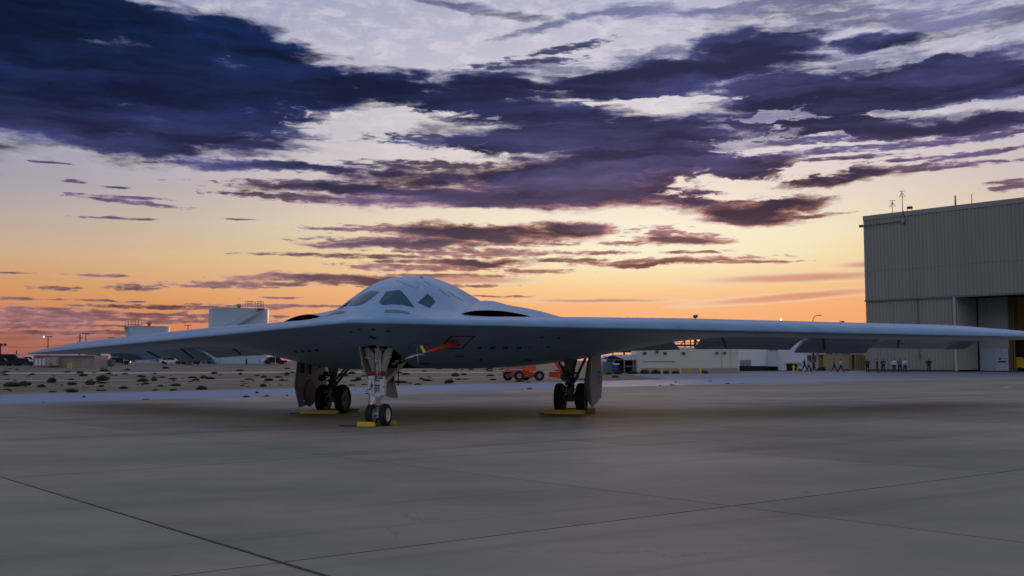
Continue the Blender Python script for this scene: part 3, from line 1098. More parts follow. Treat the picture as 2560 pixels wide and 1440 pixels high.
# ---- drooped elevons along the trailing edge
def yte(s):
    return float((yle(A1(s)) + chord(A1(s)))[0])


for sg in (1, -1):
    for (a, b, drop) in FLAPS:
        mbv = []
        bm = bmesh.new()
        sta = [a + 0.03 + (b - a - 0.06) * k / 6 for k in range(7)]
        prev = None
        for s in sta:
            te = yte(s)
            hy = te - FCH - 0.0
            zu_ = float(zU(A1(s), A1(hy))[0]); zl_ = float(zL(A1(s), A1(hy))[0])
            zm = (zu_ + zl_) / 2
            hh = (zu_ - zl_) / 2 * 0.92
            ring_ = []
            tw = (1 if s < SCR else -1) * math.sin(R(33)) * math.cos(R(33))
            for (dy, dz) in ((0.03, hh * 0.9), (0.03, -hh * 0.9), (FCH * 0.5, -hh * 0.45 - drop * 0.42), (FCH - 0.02, -0.012 - drop), (FCH, 0.0 - drop), (FCH * 0.5, hh * 0.6 - drop * 0.42)):
                ss1 = s + tw * dy
                ring_.append(bm.verts.new((sg * ss1, hy + dy * (1 - math.sin(R(33)) ** 2), zm + dz)))
            if prev:
                for k in range(6):
                    bm.faces.new((prev[k], prev[(k + 1) % 6], ring_[(k + 1) % 6], ring_[k]))
            else:
                bm.faces.new(ring_)
            prev = ring_
        bm.faces.new(prev[::-1])
        bmesh.ops.recalc_face_normals(bm, faces=bm.faces)
        me = bpy.data.meshes.new('elevon'); bm.to_mesh(me); bm.free()
        me.materials.append(PAINT)
        ev = bpy.data.objects.new('elevon', me); COL.objects.link(ev); ev.parent = plane
        # actuator fairing under the hinge
        s = a + 0.42
        te = yte(s); hy = te - FCH
        zl_ = float(zL(A1(s), A1(hy))[0])
        b2 = MB()
        b2.cyl((sg * s, hy - 0.25, zl_ - 0.01), (sg * (s + 0.1), hy + 0.85, zl_ - drop * 0.62 - 0.03), 0.045, 0.03, 8)
        b2.build('actuator', SEAM, ev)

# ---- probe boom under a red sleeve
hb = hit(1146, 860, False)
pb = skin(hb.x, hb.y, False, -0.05)
def loc_at(px, py, Yw):
    return PMI @ at(px, py, Yw)
wb = PM @ pb
tipw = loc_at(1012, 897.5, wb.y - 3.0)
dirp = (tipw - pb)
LP = dirp.length
dirp.normalize()
b2 = MB(); b2.cyl(pb, pb + dirp * LP * 0.34, 0.088, 0.066, 14); b2.cyl(pb + dirp * LP * 0.34, pb + dirp * LP * 0.60, 0.066, 0.036, 14)
b2.ball(pb + dirp * 0.02, 0.10)
probe = b2.build('sleeve', RED, plane, auto=40)
probe['label'] = 'red cloth sleeve over the probe boom'
b2 = MB()
b2.cyl(pb + dirp * LP * 0.58, pb + dirp * LP * 0.86, 0.020, 0.016, 10)
b2.cyl(pb + dirp * LP * 0.86, pb + dirp * LP, 0.034, 0.008, 10)
b2.ball(pb + dirp * LP * 0.80, 0.032)
b2.build('boom', STEEL, probe)
side = dirp.cross(Vector((0, 0, 1))).normalized()
upv = side.cross(dirp).normalized()
vc = pb + dirp * LP * 0.78
for dv in (side, upv, -side, -upv):
    b2 = MB(); b2.cyl(vc, vc + dv * 0.24, 0.010, 0.004, 6); b2.box(vc + dv * 0.15, (0.03, 0.05, 0.03))
    b2.build('vane', STEEL, probe)
fl = pb + dirp * LP * 0.665
b2 = MB(); b2.prism([fl, fl - dirp * 0.12 + upv * 0.02, fl - dirp * 0.10 + upv * 0.20 + side * 0.1, fl + dirp * 0.03 + upv * 0.17 + side * 0.08], side * 0.02)
b2.build('warning_tag', YEL, probe)


# ---- landing gear (aircraft coordinates; wheels touch the ground)
def ground_local(x, y):
    w = PM @ Vector((x, y, 0))
    return (PMI @ Vector((w.x, w.y, zg(w.x, w.y)))).z


def wheel(parent, x, y, r, w, rimr, rimmat, face):
    """tyre, rim, hub of one wheel; face = side that shows its dish"""
    gz = ground_local(x, y)
    c = Vector((x, y, gz + r - 0.012))
    h = w / 2
    prof = [(rimr, -h * 0.75), (rimr * 1.12, -h * 0.92), (r * 0.86, -h), (r * 0.955, -h * 0.82), (r * 0.99, -h * 0.45), (r, -h * 0.40), (r * 0.988, -h * 0.36),
            (r, -h * 0.32), (r, -h * 0.02), (r * 0.988, 0), (r, h * 0.02), (r, h * 0.32), (r * 0.988, h * 0.36), (r, h * 0.40), (r * 0.99, h * 0.45), (r * 0.955, h * 0.82), (r * 0.86, h), (rimr * 1.12, h * 0.92), (rimr, h * 0.75)]
    b = MB(); b.lathe(prof, c, (1, 0, 0), 40, False); b.build('tyre', RUBBER, parent, auto=30)
    rp = [(rimr * 1.02, -h * 0.70), (rimr * 1.04, -h * 0.86), (rimr * 0.94, -h * 0.86), (rimr * 0.86, -h * 0.68), (rimr * 0.45, -h * 0.60), (rimr * 0.40, -h * 0.70), (rimr * 0.14, -h * 0.74),
          (rimr * 0.14, h * 0.74), (rimr * 0.40, h * 0.70), (rimr * 0.45, h * 0.60), (rimr * 0.86, h * 0.68), (rimr * 0.94, h * 0.86), (rimr * 1.04, h * 0.86), (rimr * 1.02, h * 0.70)]
    b = MB(); b.lathe(rp, c, (1, 0, 0), 36); b.build('rim', rimmat, parent, auto=25)
    b = MB()
    for k in range(10):
        t = 2 * math.pi * k / 10
        for sg in (-1, 1):
            p = c + Vector((sg * h * 0.60, math.cos(t) * rimr * 0.66, math.sin(t) * rimr * 0.66))
            b.cyl(p - Vector((h * 0.12 * sg, 0, 0)), p + Vector((h * 0.10 * sg, 0, 0)), rimr * 0.06, None, 8)
    b.build('hub_bolts', DSTEEL, parent)['kind'] = 'stuff'
    return c


# nose gear
NY = 2.02
g0 = ground_local(0, NY)
ng = MB()
ng.cyl((0, NY, g0 + 0.78), (0, NY, g0 + 1.40), 0.095, 0.10, 20)
ng.cyl((0, NY, g0 + 1.40), (0, NY + 0.05, g0 + 2.45), 0.075, 0.085, 16)
ng.box((0, NY - 0.02, g0 + 0.86), (0.24, 0.22, 0.09), bev=0.02)
ng.box((0, NY - 0.02, g0 + 1.20), (0.26, 0.20, 0.06), bev=0.015)
nose = ng.build('nose_gear', WHITE, plane, auto=35)
for sg in (1, -1):
    wheel(nose, sg * 0.205, NY, 0.315, 0.20, 0.182, WHITE, 1)
b = MB(); b.cyl((0, NY, g0 + 0.40), (0, NY, g0 + 0.84), 0.062, None, 18); b.build('piston', STEEL, nose, auto=35)
b = MB(); b.cyl((0, NY, g0 + 0.22), (0, NY, g0 + 0.56), 0.088, 0.080, 18); b.cyl((0, NY, g0 + 0.56), (0, NY, g0 + 0.62), 0.10, None, 18); b.cyl((-0.28, NY, g0 + 0.305), (0.28, NY, g0 + 0.305), 0.045, None, 12)
b.build('axle_housing', mat('housing_grey', (0.42, 0.42, 0.43), 0.4, 0.2, 0.1, 5), nose, auto=35)
b = MB(); b.box((-0.015, NY - 0.105, g0 + 0.345), (0.17, 0.02, 0.05), bev=0.005); b.build('data_plate', WHITE, nose)
b = MB()
for zz in (0.40, 0.43, 0.46, 0.49):
    b.box((0.02, NY - 0.092, g0 + zz), (0.11, 0.012, 0.014))
b.build('placard_lines', mat('placard_blue', (0.25, 0.30, 0.38), 0.5), nose)
b = MB(); b.box((-0.155, NY - 0.10, g0 + 1.10), (0.17, 0.16, 0.40), bev=0.02); b.box((-0.155, NY - 0.10, g0 + 1.36), (0.20, 0.14, 0.10), bev=0.02); b.build('steering_box', WHITE, nose, auto=35)
b = MB(); b.box((0.165, NY - 0.08, g0 + 1.08), (0.15, 0.16, 0.46), bev=0.02); b.build('actuator_box', WHITE, nose, auto=35)
b = MB(); b.box((-0.125, NY - 0.19, g0 + 1.13), (0.055, 0.012, 0.09)); b.build('black_label', SEAM, nose)
b = MB(); b.box((0.225, NY - 0.165, g0 + 1.10), (0.035, 0.012, 0.03)); b.build('black_label', SEAM, nose)
b = MB()
for zz in (0.98, 1.05, 1.12, 1.26, 1.33):
    b.cyl((0, NY, g0 + zz), (0, NY, g0 + zz + 0.025), 0.115, None, 18)
b.build('clamp_rings', DSTEEL, nose, auto=35)
# torque links in front of the piston
b = MB(); b.prism([(-0.20, NY - 0.10, g0 + 0.86), (-0.02, NY - 0.10, g0 + 0.86), (-0.10, NY - 0.20, g0 + 0.62), (-0.17, NY - 0.20, g0 + 0.58)], (0.0, 0.05, 0.0)); b.build('torque_link', WHITE, nose)
b = MB(); b.cyl((-0.16, NY - 0.17, g0 + 0.61), (0.10, NY - 0.08, g0 + 0.54), 0.022, None, 8); b.build('steer_link', DRED, nose)
b = MB(); b.prism([(0.05, NY - 0.1, g0 + 0.80), (0.20, NY - 0.1, g0 + 0.86), (0.18, NY - 0.1, g0 + 0.80), (0.06, NY - 0.1, g0 + 0.74)], (0, 0.04, 0)); b.build('tow_lug', STEEL, nose)
for sg in (1, -1):
    b = MB(); b.lathe([(0.0, -0.02), (0.075, -0.02), (0.078, 0.06), (0.06, 0.075), (0.0, 0.08)], (sg * 0.165, NY - 0.09, g0 + 1.475), (0, -1, -0.05), 20)
    b.build('lamp_cover', DRED, nose, auto=35)
    # splayed cream drag braces up into the bay
    b = MB(); b.prism([(sg * 0.11, NY + 0.02, g0 + 1.42), (sg * 0.17, NY + 0.02, g0 + 1.45), (sg * 0.43, NY - 0.02, g0 + 2.20), (sg * 0.30, NY - 0.02, g0 + 2.23), (sg * 0.14, NY, g0 + 2.05), (sg * 0.07, NY + 0.02, g0 + 1.60)], (0, 0.10, 0))
    b.build('drag_brace', CREAM, nose)
    b = MB(); b.cyl((sg * 0.13, NY + 0.25, g0 + 1.25), (sg * 0.40, NY + 1.25, g0 + 1.85), 0.055, None, 10); b.build('side_stay', CREAM, nose)
    b = MB(); b.box((sg * 0.30, NY - 0.015, g0 + 1.92), (0.20, 0.05, 0.03), rot=Matrix.Rotation(sg * -0.25, 4, 'Y')); b.build('link_bar', WHITE, nose)
b = MB()
for zz in (1.82, 2.16):
    b.box((0, NY - 0.10, g0 + zz), (0.12, 0.05, 0.045))
b.box((-0.045, NY - 0.09, g0 + 1.99), (0.025, 0.035, 0.32)); b.box((0.045, NY - 0.09, g0 + 1.99), (0.025, 0.035, 0.32))
b.build('lock_strut', WHITE, nose)
b = MB(); b.ball((-0.07, NY - 0.02, g0 + 2.20), 0.05); b.ball((0.09, NY - 0.02, g0 + 2.18), 0.06); b.cyl((-0.16, NY, g0 + 2.16), (0.2, NY, g0 + 2.14), 0.035, None, 10); b.build('hinge_fitting', mat('bronze', (0.30, 0.17, 0.09), 0.45, 0.5), nose, auto=35)
b = MB(); b.tube([(-0.13, NY - 0.19, g0 + 1.26), (-0.15, NY - 0.21, g0 + 1.05), (-0.25, NY - 0.20, g0 + 1.03), (-0.29, NY - 0.19, g0 + 0.98), (-0.26, NY - 0.19, g0 + 0.91), (-0.20, NY - 0.19, g0 + 0.88), (-0.21, NY - 0.2, g0 + 0.72), (-0.22, NY - 0.2, g0 + 0.60)], 0.011, 6)
b.build('hose', CABLE, nose, auto=60)
b = MB(); b.tube([(-0.04, NY - 0.12, g0 + 1.30), (-0.055, NY - 0.12, g0 + 1.62), (-0.09, NY - 0.12, g0 + 1.85), (-0.05, NY - 0.12, g0 + 2.15)], 0.009, 6)
b.tube([(0.05, NY - 0.12, g0 + 1.42), (0.065, NY - 0.12, g0 + 1.65), (0.02, NY - 0.12, g0 + 1.86), (0.06, NY - 0.12, g0 + 2.1)], 0.008, 6); b.build('cable', REDCAB, nose, auto=60)
b = MB(); b.tube([(0.02, NY - 0.12, g0 + 1.38), (0.07, NY - 0.12, g0 + 1.62), (0.03, NY - 0.13, g0 + 1.83)], 0.010, 6); b.tube([(-0.02, NY - 0.12, g0 + 1.38), (-0.065, NY - 0.12, g0 + 1.60), (-0.03, NY - 0.13, g0 + 1.80)], 0.010, 6)
b.build('black_hose', ROPE, nose, auto=60)
# bay doors: long side doors and the aft door behind the strut
def door(pts, th, m, parent, name='gear_door'):
    b = MB(); b.prism(pts, th); return b.build(name, m, parent)
DOORIN = mat('door_inside', (0.42, 0.41, 0.39), 0.5, 0, 0.18, 3)
door([(-0.48, 1.80, 2.30), (-0.50, 2.5, 1.92), (-0.34, 2.5, 1.35), (-0.31, 2.05, 1.30), (-0.40, 1.84, 1.70)], (-0.035, 0, 0), DOORIN, nose)
aft = door([(-0.16, 3.0, 1.62), (0.12, 3.0, 1.62), (0.10, 3.02, 1.24), (0.20, 3.05, 0.76), (0.12, 3.02, 0.73), (-0.16, 2.98, 0.80)], (0, 0.05, 0), TAUPE, nose, 'aft_door')
b = MB(); b.box((0.07, 2.98, 1.36), (0.05, 0.06, 0.30)); b.build('door_hinge', SEAM, nose)
b = MB(); b.cyl((0.21, 3.1, 1.66), (0.20, 3.1, 1.14), 0.016, None, 8); b.ball((0.20, 3.1, 1.13), 0.03); b.build('door_rod', SEAM, nose)
for k, (sx, sz) in enumerate(((0.20, 1.75), (0.26, 1.82), (0.30, 1.70), (0.33, 1.86), (0.24, 1.62))):
    b = MB(); b.box((sx, 2.75 + 0.1 * k, sz), (0.10, 0.12, 0.07), rz=0.3 * k, bev=0.012); b.build('door_fitting', CREAM, nose)

# main gear
MYA = 8.75
for sg in (1, -1):
    mx = sg * 4.34
    g = ground_local(mx, MYA)
    b = MB()
    zt = float(zL(A1(mx), A1(MYA))[0]) + 0.15
    b.cyl((mx, MYA, g + 1.28), (mx, MYA + 0.05, zt), 0.12, 0.27, 20)
    b.cyl((mx, MYA, g + 0.72), (mx, MYA, g + 1.30), 0.125, 0.125, 20)
    main = b.build('main_gear', TAUPE, plane, auto=35)
    for sx in (-0.37, 0.37):
        wheel(main, mx + sx, MYA, 0.515, 0.29, 0.30, TAUPE, 1)
        b = MB(); b.lathe([(0.10, -0.05), (0.235, -0.05), (0.24, 0.03), (0.10, 0.05)], (mx + sx * 0.55, MYA, g + 0.50), (1 if sx > 0 else -1, 0, 0), 24); b.build('brake', DSTEEL, main, auto=30)
    b = MB(); b.cyl((mx - 0.5, MYA, g + 0.50), (mx + 0.5, MYA, g + 0.50), 0.075, None, 14); b.box((mx, MYA, g + 0.53), (0.22, 0.30, 0.28), bev=0.04); b.cyl((mx, MYA, g + 0.5), (mx, MYA, g + 0.80), 0.085, None, 16)
    b.build('axle_beam', DSTEEL, main, auto=35)
    b = MB()
    for zz in (0.80, 0.92, 1.06, 1.18, 1.30, 1.42):
        b.cyl((mx, MYA, g + zz), (mx, MYA, g + zz + 0.035), 0.150, None, 18)
    b.build('clamp_rings', DSTEEL, main, auto=35)
    rg = random.Random(5 + sg)
    fit = MB()
    for k in range(26):
        t = rg.uniform(-2.9, -0.25); zz = rg.uniform(0.62, 1.24); rr = rg.uniform(0.14, 0.19)
        fit.box((mx + math.cos(t) * rr, MYA + math.sin(t) * rr, g + zz), (rg.uniform(0.03, 0.09), rg.uniform(0.03, 0.07), rg.uniform(0.03, 0.10)), rz=t, bev=0.008)
    fit.build('valve_fittings', mat('fitting_bronze', (0.26, 0.22, 0.17), 0.4, 0.5, 0.2, 9), main)['kind'] = 'stuff'
    fit = MB()
    for k in range(9):
        x0 = mx + rg.uniform(-0.2, 0.2); pts = [Vector((x0, MYA - 0.16, g + 0.55))]
        for q in range(6):
            pts.append(Vector((mx + rg.uniform(-0.17, 0.17), MYA - rg.uniform(0.13, 0.2), g + 0.62 + 0.13 * (q + 1))))
        fit.tube(pts, 0.009, 5)
    fit.build('brake_hoses', ROPE, main)['kind'] = 'stuff'
    b = MB(); b.prism([(mx - 0.09, MYA - 0.14, g + 0.84), (mx + 0.09, MYA - 0.14, g + 0.84), (mx + 0.05, MYA - 0.32, g + 0.66), (mx - 0.05, MYA - 0.32, g + 0.66)], (0, 0.05, 0)); b.prism([(mx - 0.05, MYA - 0.32, g + 0.66), (mx + 0.05, MYA - 0.32, g + 0.66), (mx + 0.09, MYA - 0.13, g + 0.50), (mx - 0.09, MYA - 0.13, g + 0.50)], (0, 0.05, 0.02)); b.build('torque_link', TAUPE, main)
    b = MB(); b.cyl((mx + 0.10, MYA + 0.1, g + 1.05), (mx + 0.34, MYA + 1.2, zt - 0.05), 0.05, None, 10); b.build('drag_stay', TAUPE, main)
    b = MB(); b.cyl((mx - sg * 0.08, MYA, g + 1.15), (mx - sg * 0.55, MYA + 0.4, zt - 0.05), 0.035, None, 10); b.build('retract_jack', DSTEEL, main)
    if sg < 0:
        b = MB(); b.cyl((mx - 0.30, MYA - 0.15, g + 1.28), (mx - 0.30, MYA - 0.34, g + 1.26), 0.115, 0.12, 18); b.cyl((mx - 0.22, MYA - 0.1, g + 1.42), (mx - 0.2, MYA - 0.22, g + 1.40), 0.085, None, 16); b.box((mx - 0.18, MYA, g + 1.35), (0.25, 0.06, 0.05)); b.build('taxi_lamp', ROPE, main, auto=35)
    # big outer door
    dx = mx + sg * (0.80 if sg > 0 else 0.98)
    dpts = [(0.20, 2.02), (-0.08, 1.02), (0.30, 0.22), (2.25, 0.48), (2.62, 1.10), (2.35, 2.05)]
    y0 = MYA - 0.95
    b = MB(); b.prism([(dx, y0 + u, g + v) for u, v in dpts], (sg * 0.05, 0, 0))
    dr = b.build('gear_door', mat('door_outside', (0.40, 0.40, 0.40), 0.5, 0, 0.10, 1.5), main)
    # inner skin: recessed pan with bulge and ribs on the wheel side
    b = MB(); ins = [((u - 1.2) * 0.90 + 1.2, (v - 1.1) * 0.92 + 1.1) for u, v in dpts]
    b.prism([(dx - sg * 0.03, y0 + u, g + v) for u, v in ins], (sg * 0.028, 0, 0)); b.build('door_pan', DOORIN, main)
    b = MB(); b.lathe([(0.50, 0.0), (0.47, 0.03), (0.0, 0.035)], (dx - sg * 0.032, y0 + 1.05, g + 0.72), (-sg, 0, 0), 30); b.build('wheel_blister', mat('door_scuffed', (0.17, 0.14, 0.125), 0.55, 0, 0.2, 3), main, auto=40)
    for u, z0, z1 in ((0.42, 1.45, 2.0), (1.02, 1.40, 2.05), (1.62, 1.72, 2.05), (1.84, 1.62, 2.05)):
        b = MB(); b.box((dx - sg * 0.06, y0 + u, g + (z0 + z1) / 2), (0.08, 0.06, z1 - z0)); b.build('door_arm', SEAM, main)
    b = MB(); b.box((dx - sg * 0.05, y0 + 0.62, g + 1.72), (0.02, 0.03, 0.14)); b.build('door_latch', mat('brass', (0.6, 0.45, 0.15), 0.3, 0.8), main)
    b = MB(); b.box((dx - sg * 0.05, y0 + 0.50, g + 0.42), (0.03, 0.10, 0.12), bev=0.012); b.build('door_roller', STEEL, main)
    if sg > 0:
        # front flange of the door and tail code lettering
        b = MB(); b.prism([(dx, y0 + 0.20, g + 1.9), (dx, y0 - 0.08, g + 1.02), (dx, y0 + 0.30, g + 0.24), (dx - 0.16, y0 + 0.34, g + 0.50), (dx - 0.18, y0 - 0.0, g + 1.05), (dx - 0.10, y0 + 0.24, g + 1.75)], (0, 0.04, 0)); b.build('door_flange', TAUPE, main)
        tx = bpy.data.curves.new('tail_code', 'FONT')
        tx.body = 'ED'
        tx.size = 0.62
        tx.space_character = 1.15
        to = bpy.data.objects.new('tail_code_tmp', tx)
        COL.objects.link(to)
        bpy.context.view_layer.update()
        tme = bpy.data.meshes.new_from_object(to.evaluated_get(bpy.context.evaluated_depsgraph_get()))
        bpy.data.objects.remove(to)
        tme.materials.append(mat('marking_grey', (0.10, 0.09, 0.09), 0.6))
        tobj = bpy.data.objects.new('lettering', tme)
        COL.objects.link(tobj)
        tobj.parent = main
        tobj.matrix_local = Matrix.Translation((dx + 0.056, y0 + 1.45, g + 0.98)) @ Matrix.Rotation(R(90), 4, 'Z') @ Matrix.Rotation(R(90), 4, 'X')

# ---- wheel chocks (things of their own)
def chock(xl, yl, ln, hgt, dep, rope, label, m=YEL):
    w = PM @ Vector((xl, yl, 0))
    o = empty('wheel_chock', (w.x, w.y, zg(w.x, w.y)), -PSI)
    tag(o, label, 'wheel chock', 'yellow wheel chocks')
    b = MB()
    h = ln / 2
    prof = [(-dep / 2, 0.004), (dep / 2, 0.004), (dep * 0.42, hgt * 0.75), (dep * 0.22, hgt), (-dep * 0.22, hgt), (-dep * 0.42, hgt * 0.75)]
    b.prism([(-h, u, v) for u, v in prof], (ln, 0, 0))
    es = list(b.bm.edges)
    bmesh.ops.bevel(b.bm, geom=es, offset=min(0.012, hgt * 0.08), segments=2, affect='EDGES')
    b.build('chock_block', m, o)
    b = MB()
    for u in (-h * 0.65, h * 0.65):
        b.cyl((u, 0, hgt - 0.004), (u, 0, hgt + 0.012), 0.025, None, 10)
    b.build('lifting_eye', DSTEEL, o)
    if rope:
        b = MB()
        pts = [Vector((-h + 0.02, 0, hgt * 0.4))]
        for k in range(7):
            pts.append(Vector((-h - rope * k / 6, 0.04 * math.sin(k * 1.3) - 0.05, 0.014)))
        b.tube(pts, 0.014, 6)
        b.build('rope', ROPE, o, auto=60)
    return o


chock(-0.20, NY - 0.42, 0.50, 0.13, 0.17, 0.55, 'short bright yellow chock in front of the nose wheels')
chock(0.02, NY + 0.45, 0.66, 0.13, 0.17, 0, 'yellow chock tucked behind the nose wheels')
chock(-4.34 - 0.22, MYA - 0.66, 1.42, 0.135, 0.20, 0.45, 'long yellow chock in front of the main wheels by the scuffed open door')
chock(-4.34 + 0.02, MYA + 0.68, 1.40, 0.135, 0.20, 0, 'long yellow chock behind the main wheels by the scuffed open door')
chock(4.34 - 0.10, MYA - 0.66, 1.36, 0.145, 0.20, 0.18, 'long yellow chock in front of the main wheels by the lettered door')
chock(4.34 + 0.02, MYA + 0.68, 1.42, 0.145, 0.20, 0, 'long yellow chock behind the main wheels by the lettered door')

# ------------------------------------------------------------------ buildings and things round the apron
WALLB = mat('beige_plaster', (0.66, 0.62, 0.55), 0.8, 0, 0.07, 0.5)
WALLB2 = mat('beige_plinth', (0.36, 0.31, 0.25), 0.85, 0, 0.15, 0.8)
WHITEW = mat('white_panel', (0.74, 0.77, 0.80), 0.55, 0, 0.05, 0.6)
CORR = mat('hangar_cladding', (0.305, 0.28, 0.25), 0.55, 0, 0.15, 0.35, stretch=(1, 1, 0.08))
CORR2 = mat('hangar_cladding_pale', (0.42, 0.40, 0.37), 0.55, 0, 0.08, 0.15, stretch=(1, 1, 0.12))
TRIM = mat('hangar_trim', (0.16, 0.155, 0.15), 0.6)
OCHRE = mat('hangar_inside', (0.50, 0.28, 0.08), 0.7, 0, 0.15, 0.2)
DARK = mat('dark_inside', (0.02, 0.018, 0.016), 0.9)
PGLASS = mat('pane_glass', (0.015, 0.017, 0.02), 0.1, spec=0.6)
FRAME = mat('window_frame', (0.50, 0.47, 0.42), 0.6)
POLE = mat('pole_wood', (0.05, 0.04, 0.035), 0.8)
GALV = mat('galvanised', (0.28, 0.29, 0.30), 0.5, 0.5)
BOLL = mat('bollard_yellow', (0.78, 0.50, 0.01), 0.5)
BOLLO = mat('bollard_amber', (0.62, 0.30, 0.01), 0.5)
CONT = mat('container_yellow', (0.50, 0.40, 0.22), 0.55, 0, 0.1, 0.8)
RUST = mat('container_rusty', (0.30, 0.19, 0.09), 0.7, 0, 0.35, 1.5)
GREENP = mat('sheet_teal', (0.10, 0.16, 0.18), 0.6, 0, 0.1, 1)
ORANGE = mat('lift_orange', (0.75, 0.13, 0.02), 0.4, 0, 0.08, 3)
LRED = mat('lift_red', (0.60, 0.05, 0.03), 0.4, 0, 0.08, 3)
RIMG = mat('lift_rim', (0.30, 0.30, 0.30), 0.5)
ACG = mat('cabinet_grey', (0.23, 0.28, 0.29), 0.5, 0, 0.06, 1)
BLUED = mat('drum_blue', (0.02, 0.06, 0.24), 0.5)
SHEDR = mat('shed_roof', (0.60, 0.65, 0.70), 0.5, 0, 0.15, 1.0)
LAMPON = mat('lamp_lit', (1, 0.9, 0.75), 0.5, emit=(1.0, 0.86, 0.66), estr=6.0)


def corrugated(p0, p1, z0, z1, pitch, depth, out):
    """ribbed wall sheet between plan points p0 and p1; z0, z1 = height pairs or numbers; out = plan normal"""
    p0, p1, out = Vector(p0), Vector(p1), Vector(out)
    L = (p1 - p0).length
    d = (p1 - p0).normalized()
    n = max(1, int(L / pitch))
    st = L / n
    pts = []
    for k in range(n):
        for f, h in ((0.0, 0), (0.42, 0), (0.54, 1), (0.88, 1)):
            pts.append(((k + f) * st, h * depth))
    pts.append((L, 0))
    b = MB()
    prev = None
    for a, h in pts:
        q = p0 + d * a + out * h
        zz0 = z0 if not callable(z0) else z0(a)
        zz1 = z1 if not callable(z1) else z1(a)
        lo = b.bm.verts.new((q.x, q.y, zz0)); hi = b.bm.verts.new((q.x, q.y, zz1))
        if prev:
            b.bm.faces.new((prev[0], lo, hi, prev[1]))
        prev = (lo, hi)
    return b


# ---- hangar: face runs from its far corner towards the camera and to the right
HC = Vector((xat(2165, 140), 140.0, 0))
HD = Vector((0.66, -0.7513, 0)).normalized()
HIN = Vector((0.7513, 0.66, 0)).normalized()
HO = -HIN
HZ = 0.40
TOPZ = at(2164, 541, 140).z
MIDZ = at(2168, 752, 140).z
hangar = empty('hangar', (HC.x, HC.y, HZ))
tag(hangar, 'tall grey corrugated hangar with an open doorway beside the apron', 'hangar')


def hl(t, q=0.0, z=0.0):
    """hangar coordinates (along face, into building, world height) -> local to the hangar's empty"""
    p = HC + HD * t + HIN * q
    return Vector((p.x - HC.x, p.y - HC.y, z - HZ))


LEN = 62.0
T1 = 12.75
corrugated(hl(0), hl(LEN), MIDZ - HZ, TOPZ - 0.55 - HZ, 0.50, 0.09, HO).build('upper_wall', CORR, hangar)
corrugated(hl(0.0, 0.12), hl(T1, 0.12), 0.25, MIDZ - 0.08 - HZ, 0.50, 0.09, HO).build('lower_wall', CORR, hangar)
corrugated(hl(T1 + 0.05, 0.15), hl(T1 + 0.05, 5.9), 0.25, MIDZ - 0.1 - HZ, 0.42, 0.07, HD).build('return_wall', CORR2, hangar)
b = MB(); b.prism([hl(0, -0.14, TOPZ - 0.62), hl(LEN, -0.14, TOPZ - 0.62), hl(LEN, -0.14, TOPZ + 0.02), hl(0, -0.14, TOPZ + 0.02)], HIN * 0.25); b.build('parapet_trim', mat('parapet_metal', (0.30, 0.28, 0.27), 0.5), hangar)
b = MB(); b.prism([hl(-0.05, -0.13, MIDZ - 0.14), hl(LEN, -0.13, MIDZ - 0.14), hl(LEN, -0.13, MIDZ + 0.10), hl(-0.05, -0.13, MIDZ + 0.10)], HIN * 0.2); b.build('band_trim', TRIM, hangar)
b = MB(); b.prism([hl(0, -0.06, 0.36), hl(T1, -0.06, 0.36), hl(T1, -0.06, 0.66), hl(0, -0.06, 0.66)], HIN * 0.2); b.build('base_kerb', mat('base_dark', (0.05, 0.05, 0.05), 0.8), hangar)
corrugated(hl(0, 0.1), hl(0, 40), 0.2, TOPZ - 0.3 - HZ, 0.5, 0.08, -HD).build('end_wall', CORR, hangar)
b = MB(); b.prism([hl(0, 0.1, TOPZ - 0.3), hl(LEN, 0.1, TOPZ - 0.3), hl(LEN, 40, TOPZ - 0.3), hl(0, 40, TOPZ - 0.3)], (0, 0, 0.2)); b.build('roof', CORR2, hangar)
b = MB(); b.box(hl(T1 - 0.12, 0.0, MIDZ / 2 + 0.2), (0.3, 0.3, MIDZ - 0.6), rz=math.atan2(HD.y, HD.x)); b.build('corner_trim', CORR2, hangar)
# sliding door leaf, guide rails, dark head
corrugated(hl(T1 + 0.3, 5.9), hl(17.0, 5.9), 0.1, MIDZ + 0.3 - HZ, 0.48, 0.07, HO).build('sliding_door', CORR2, hangar)
for k, t in enumerate((17.15, 17.5, 17.9)):
    b = MB(); b.box(hl(t, 5.7 - 0.25 * k, MIDZ / 2 + 0.3), (0.16, 0.2, MIDZ - 0.4), rz=math.atan2(HD.y, HD.x)); b.build('guide_rail', mat('rail_bronze', (0.18, 0.12, 0.06), 0.6), hangar)
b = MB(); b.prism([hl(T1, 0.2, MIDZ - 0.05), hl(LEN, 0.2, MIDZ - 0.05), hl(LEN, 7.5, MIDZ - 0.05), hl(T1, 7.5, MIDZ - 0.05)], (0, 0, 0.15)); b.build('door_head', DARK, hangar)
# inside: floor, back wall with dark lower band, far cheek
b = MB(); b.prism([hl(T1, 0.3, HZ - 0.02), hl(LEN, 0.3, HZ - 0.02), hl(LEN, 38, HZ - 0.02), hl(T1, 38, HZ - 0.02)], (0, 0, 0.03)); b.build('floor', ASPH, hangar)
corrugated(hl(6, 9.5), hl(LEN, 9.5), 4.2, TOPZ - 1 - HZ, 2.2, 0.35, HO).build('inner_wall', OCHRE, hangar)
b = MB(); b.prism([hl(6, 9.6, HZ), hl(LEN, 9.6, HZ), hl(LEN, 9.6, HZ + 4.1), hl(6, 9.6, HZ + 4.1)], HIN * 0.15); b.build('inner_plinth', mat('brown_dado', (0.07, 0.04, 0.02), 0.8, 0, 0.4, 0.5), hangar)
